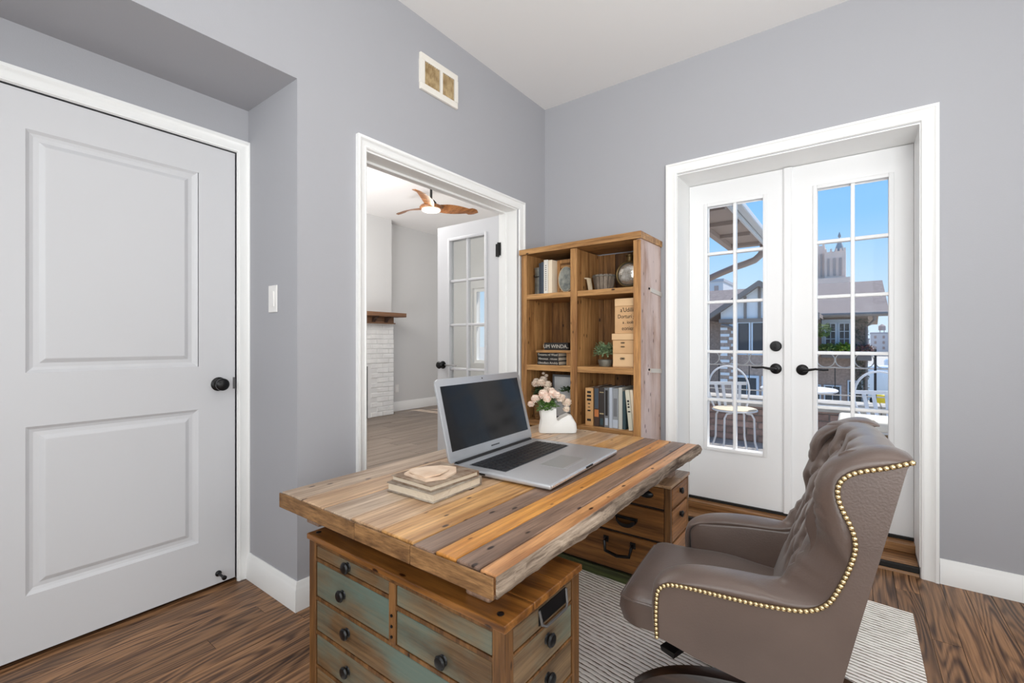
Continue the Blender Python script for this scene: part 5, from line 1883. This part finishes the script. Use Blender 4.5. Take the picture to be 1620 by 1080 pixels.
hwin(hs, -.30, -.10, .98, 1.58, 14.94, 2, 3)
hwin(hs, -.62, -.30, -.9, -.1, 15.0, 2, 2)
hwin(hs, -.10, .16, -.55, .05, 15.0, 2, 2)
hwin(hs, -1.0, -.75, -.9, -.1, 15.0, 2, 2)
MB().tube([(.40, 14.5, 1.78), (.42, 14.55, 1.66), (.34, 14.7, 1.56), (.26, 14.9, 1.50), (.25, 14.92, -2.5)], .035, 8).build('downpipe', M['htimber'], hs)
fo = MB()
for _ in range(900):
    fo.leaf((random.uniform(-.03, .30), 14.97 - random.uniform(0, .06), random.uniform(-.9, 1.72)), .06, .022, random.uniform(0, 6.28), random.uniform(-1.2, .2))
M['ivy'] = mat('ivy_dark', (104, 104, 92), .7, vary=(12, (134, 134, 116)))
fo.build('ivy', M['ivy'], hs)
M['bushy'] = mat('bush_yellowgreen', (148, 172, 62), .6, vary=(10, (108, 140, 52)))
M['bushg'] = mat('bush_green', (112, 134, 70), .6, vary=(10, (150, 170, 100)))
M['bushp'] = mat('bush_pink', (170, 120, 124), .6, vary=(16, (90, 100, 70)))


def bush(label, c, r, m, n, s=(1, 1, .7)):
    q = MB()
    for _ in range(n):
        a, ph = random.uniform(0, 6.28), math.asin(random.uniform(-.6, 1))
        rr = random.uniform(.55, 1)
        q.leaf((c[0] + r * s[0] * rr * math.cos(a) * math.cos(ph), c[1] + r * s[1] * rr * math.sin(a) * math.cos(ph), c[2] + r * s[2] * rr * math.sin(ph)), .09, .032, a, random.uniform(-.4, 1))
    t = thing('shrub', label, 'shrub', (c[0], c[1], c[2] - r * s[2] * .7), 0, None)
    q.build('foliage', m, t)
    MB().box((c[0] - r * .9, c[1] - .1, c[2] - r * s[2] * .75 - .16), (c[0] + r * .9, c[1] + .1, c[2] - r * s[2] * .55), .02).build('window_box', M['htimber'], t)


bush('green rounded shrub in the window box left of the yellow-green one', (-.56, 14.72, .92), .16, M['bushg'], 260)
bush('bright yellow-green shrub in a window box of the brick house', (-.20, 14.72, .92), .18, M['bushy'], 320, (1.05, 1, .7))
bush('pinkish shrub by the ivy-covered corner of the brick house', (.21, 14.72, .88), .17, M['bushp'], 260, (1.1, 1, .8))
hb = thing('hanging_basket', 'pale green hanging plant under the eave of the brick house', 'hanging plant', (-.68, 14.4, 1.62))
fo = MB()
for _ in range(220):
    a, ph = random.uniform(0, 6.28), random.uniform(-1.2, 1)
    fo.leaf((-.68 + .15 * math.cos(a) * math.cos(ph), 14.4 + .15 * math.sin(a) * math.cos(ph), 1.42 + .17 * math.sin(ph)), .10, .03, a, random.uniform(-1, .5))
fo.build('foliage', M['bushg'], hb)
MB().tube([(-.68, 14.4, 1.76), (-.68, 14.4, 1.50)], .008, 6).build('chain', M['iron'], hb)

# church tower far away
ct = thing('church_tower', 'grey stone church tower with dark spire far beyond the roofs', 'tower', (-4.5, 142, -2.6))
M['stone'] = mat('far_stone', (232, 206, 190), .9, vary=(.4, (216, 192, 178)))
M['stonedk'] = mat('far_stone_dark', (176, 158, 150), .9)
M['spire'] = mat('far_spire', (160, 160, 160), .7)
MB().box((-9.5, 138, -2.6), (-.7, 148, 16.9)).build('tower_base', M['stone'], ct)
MB().box((-5.9, 140, 16.9), (-1.6, 145, 23.7)).build('tower_stage', M['stone'], ct)
MB().box((-10, 141, 16.9), (-5.95, 147, 25.6)).build('tower_stage', M['stone'], ct)
for x0, x1, z1 in ((-5.4, -4.9, 22), (-4.2, -3.6, 22), (-3.0, -2.4, 22), (-9.0, -8.4, 23.5), (-7.9, -7.3, 23.5), (-6.9, -6.4, 23.5)):
    MB().box((x0, 139.8 if x0 > -6 else 140.8, 17.6), (x1, 140.2 if x0 > -6 else 141.2, z1)).build('louvre', M['stonedk'], ct)
for x in (-5.7, -4.6, -3.5, -2.6, -1.8):
    MB().box((x - .22, 139.9, 23.7), (x + .22, 140.5, 24.4)).build('pinnacle', M['stone'], ct)
for x in (-9.7, -8.6, -7.4, -6.2):
    MB().box((x - .22, 140.9, 25.6), (x + .22, 141.5, 26.2)).build('pinnacle', M['stone'], ct)
MB().lathe([(1.15, 23.6), (.95, 24.4), (.45, 26.1), (.05, 26.6)], (-2.9, 141.5, 0), 8).build('spire', M['spire'], ct)
MB().lathe([(.06, 26.4), (.06, 27.2), (.34, 27.5), (.30, 27.9), (.05, 28.7)], (-2.9, 141.5, 0), 8).build('finial', M['spire'], ct)

M['far1'] = mat('far_block_pale', (206, 206, 208), .9)
M['far2'] = mat('far_block_grey', (176, 178, 184), .9)


def block(label, x0, x1, y, z, m, tank=False):
    t = thing('apartment_building', label, 'building', ((x0 + x1) / 2, y + 4, -2.6))
    MB().box((x0, y, -2.6), (x1, y + 8, z)).build('wall', m, t)
    MB().box((x0 - .1, y - .1, z), (x1 + .1, y + 8.1, z + .35)).build('parapet', M['far2'], t)
    n = max(2, int((x1 - x0) / 1.3))
    zz = z - 1.2
    while zz > z - 5:
        for i in range(n):
            xc = x0 + (i + .5) * (x1 - x0) / n
            MB().box((xc - .25, y - .05, zz), (xc + .25, y + .02, zz + .7)).build('window', M['stonedk'], t)
        zz -= 1.4
    if tank:
        xc = x0 + (x1 - x0) * .45
        MB().lathe([(.75, z + .9), (.75, z + 2.0), (.1, z + 2.5)], (xc, y + 2, 0), 12).box((xc - .5, y + 1.7, z + .3), (xc - .35, y + 1.9, z + .9)).box((xc + .35, y + 1.7, z + .3), (xc + .5, y + 1.9, z + .9)).build('water_tank', M['stonedk'], t)


block('pale far apartment block with a rooftop water tank', 3.6, 8.6, 150, 3.1, M['far1'], True)
block('grey far block right of the water tank building', 8.9, 14, 146, 2.2, M['far2'])
block('pale low far block left of the water tank building', .4, 3.4, 158, 1.6, M['far1'])
block('pale flat-roofed building behind the ridge at the far left', -19.5, -13.2, 62, 8.7, M['far1'])


def van(label, x, y, z, c, L=5.0, h=2.1, name='van'):
    t = thing(name, label, name, (x, y, z))
    body = mat(name + '_paint', c, .35)
    w = .95
    prof = [(-L / 2, .35), (-L / 2, h * .92), (-L / 2 + .15, h), (L / 2 - 1.5, h), (L / 2 - .75, h * .62), (L / 2 - .05, h * .52), (L / 2, .35)] if name == 'van' else \
        [(-L / 2, .35), (-L / 2, h * .62), (-L / 2 + .5, h * .66), (-L / 2 + 1.0, h), (L / 2 - 1.9, h), (L / 2 - 1.1, h * .64), (L / 2 - .1, h * .55), (L / 2, .35)]
    MB().prism([(x + u, z + v) for u, v in prof], 'y', y - w, y + w, .05).build('body', body, t, smooth=True)
    for u in (-L / 2 + .9, L / 2 - .9):
        for s in (-1, 1):
            MB().lathe([(.33, -.1), (.34, 0), (.33, .1)], (x + u, y + s * (w - .05), z + .34), 16, 'y').build('wheel', M['rubber'], t)
    MB().prism([(x + L / 2 - 2.6, z + h * .60), (x + L / 2 - 2.6, z + h * .9), (x + L / 2 - 1.65, z + h * .9), (x + L / 2 - 1.1, z + h * .62)], 'y', y - w - .02, y + w + .02).build('side_window', M['hglass'], t)
    return t


van('white van parked on the street right of the brick house', 2.75, 34.0, -2.6, (236, 238, 240), 5.2, 2.3)
van('white van parked farther up the street beyond the nearer van', 4.6, 48, -2.6, (226, 228, 232), 5.2, 2.3)
van('dark red car parked up the street behind the vans', 4.9, 62, -2.6, (140, 44, 50), 4.4, 1.5, 'car')
yb = thing('waste_bin', 'small yellow bin at the kerb before the white van', 'bin', (1.18, 31.5, -2.6))
M['yellow'] = mat('yellow_plastic', (232, 200, 40), .5)
MB().lathe([(.26, -2.6), (.32, -1.85), (.34, -1.82), (.34, -1.76), (.2, -1.66), (.05, -1.64)], (1.18, 31.5, 0), 16).build('bin_body', M['yellow'], yb, smooth=True)
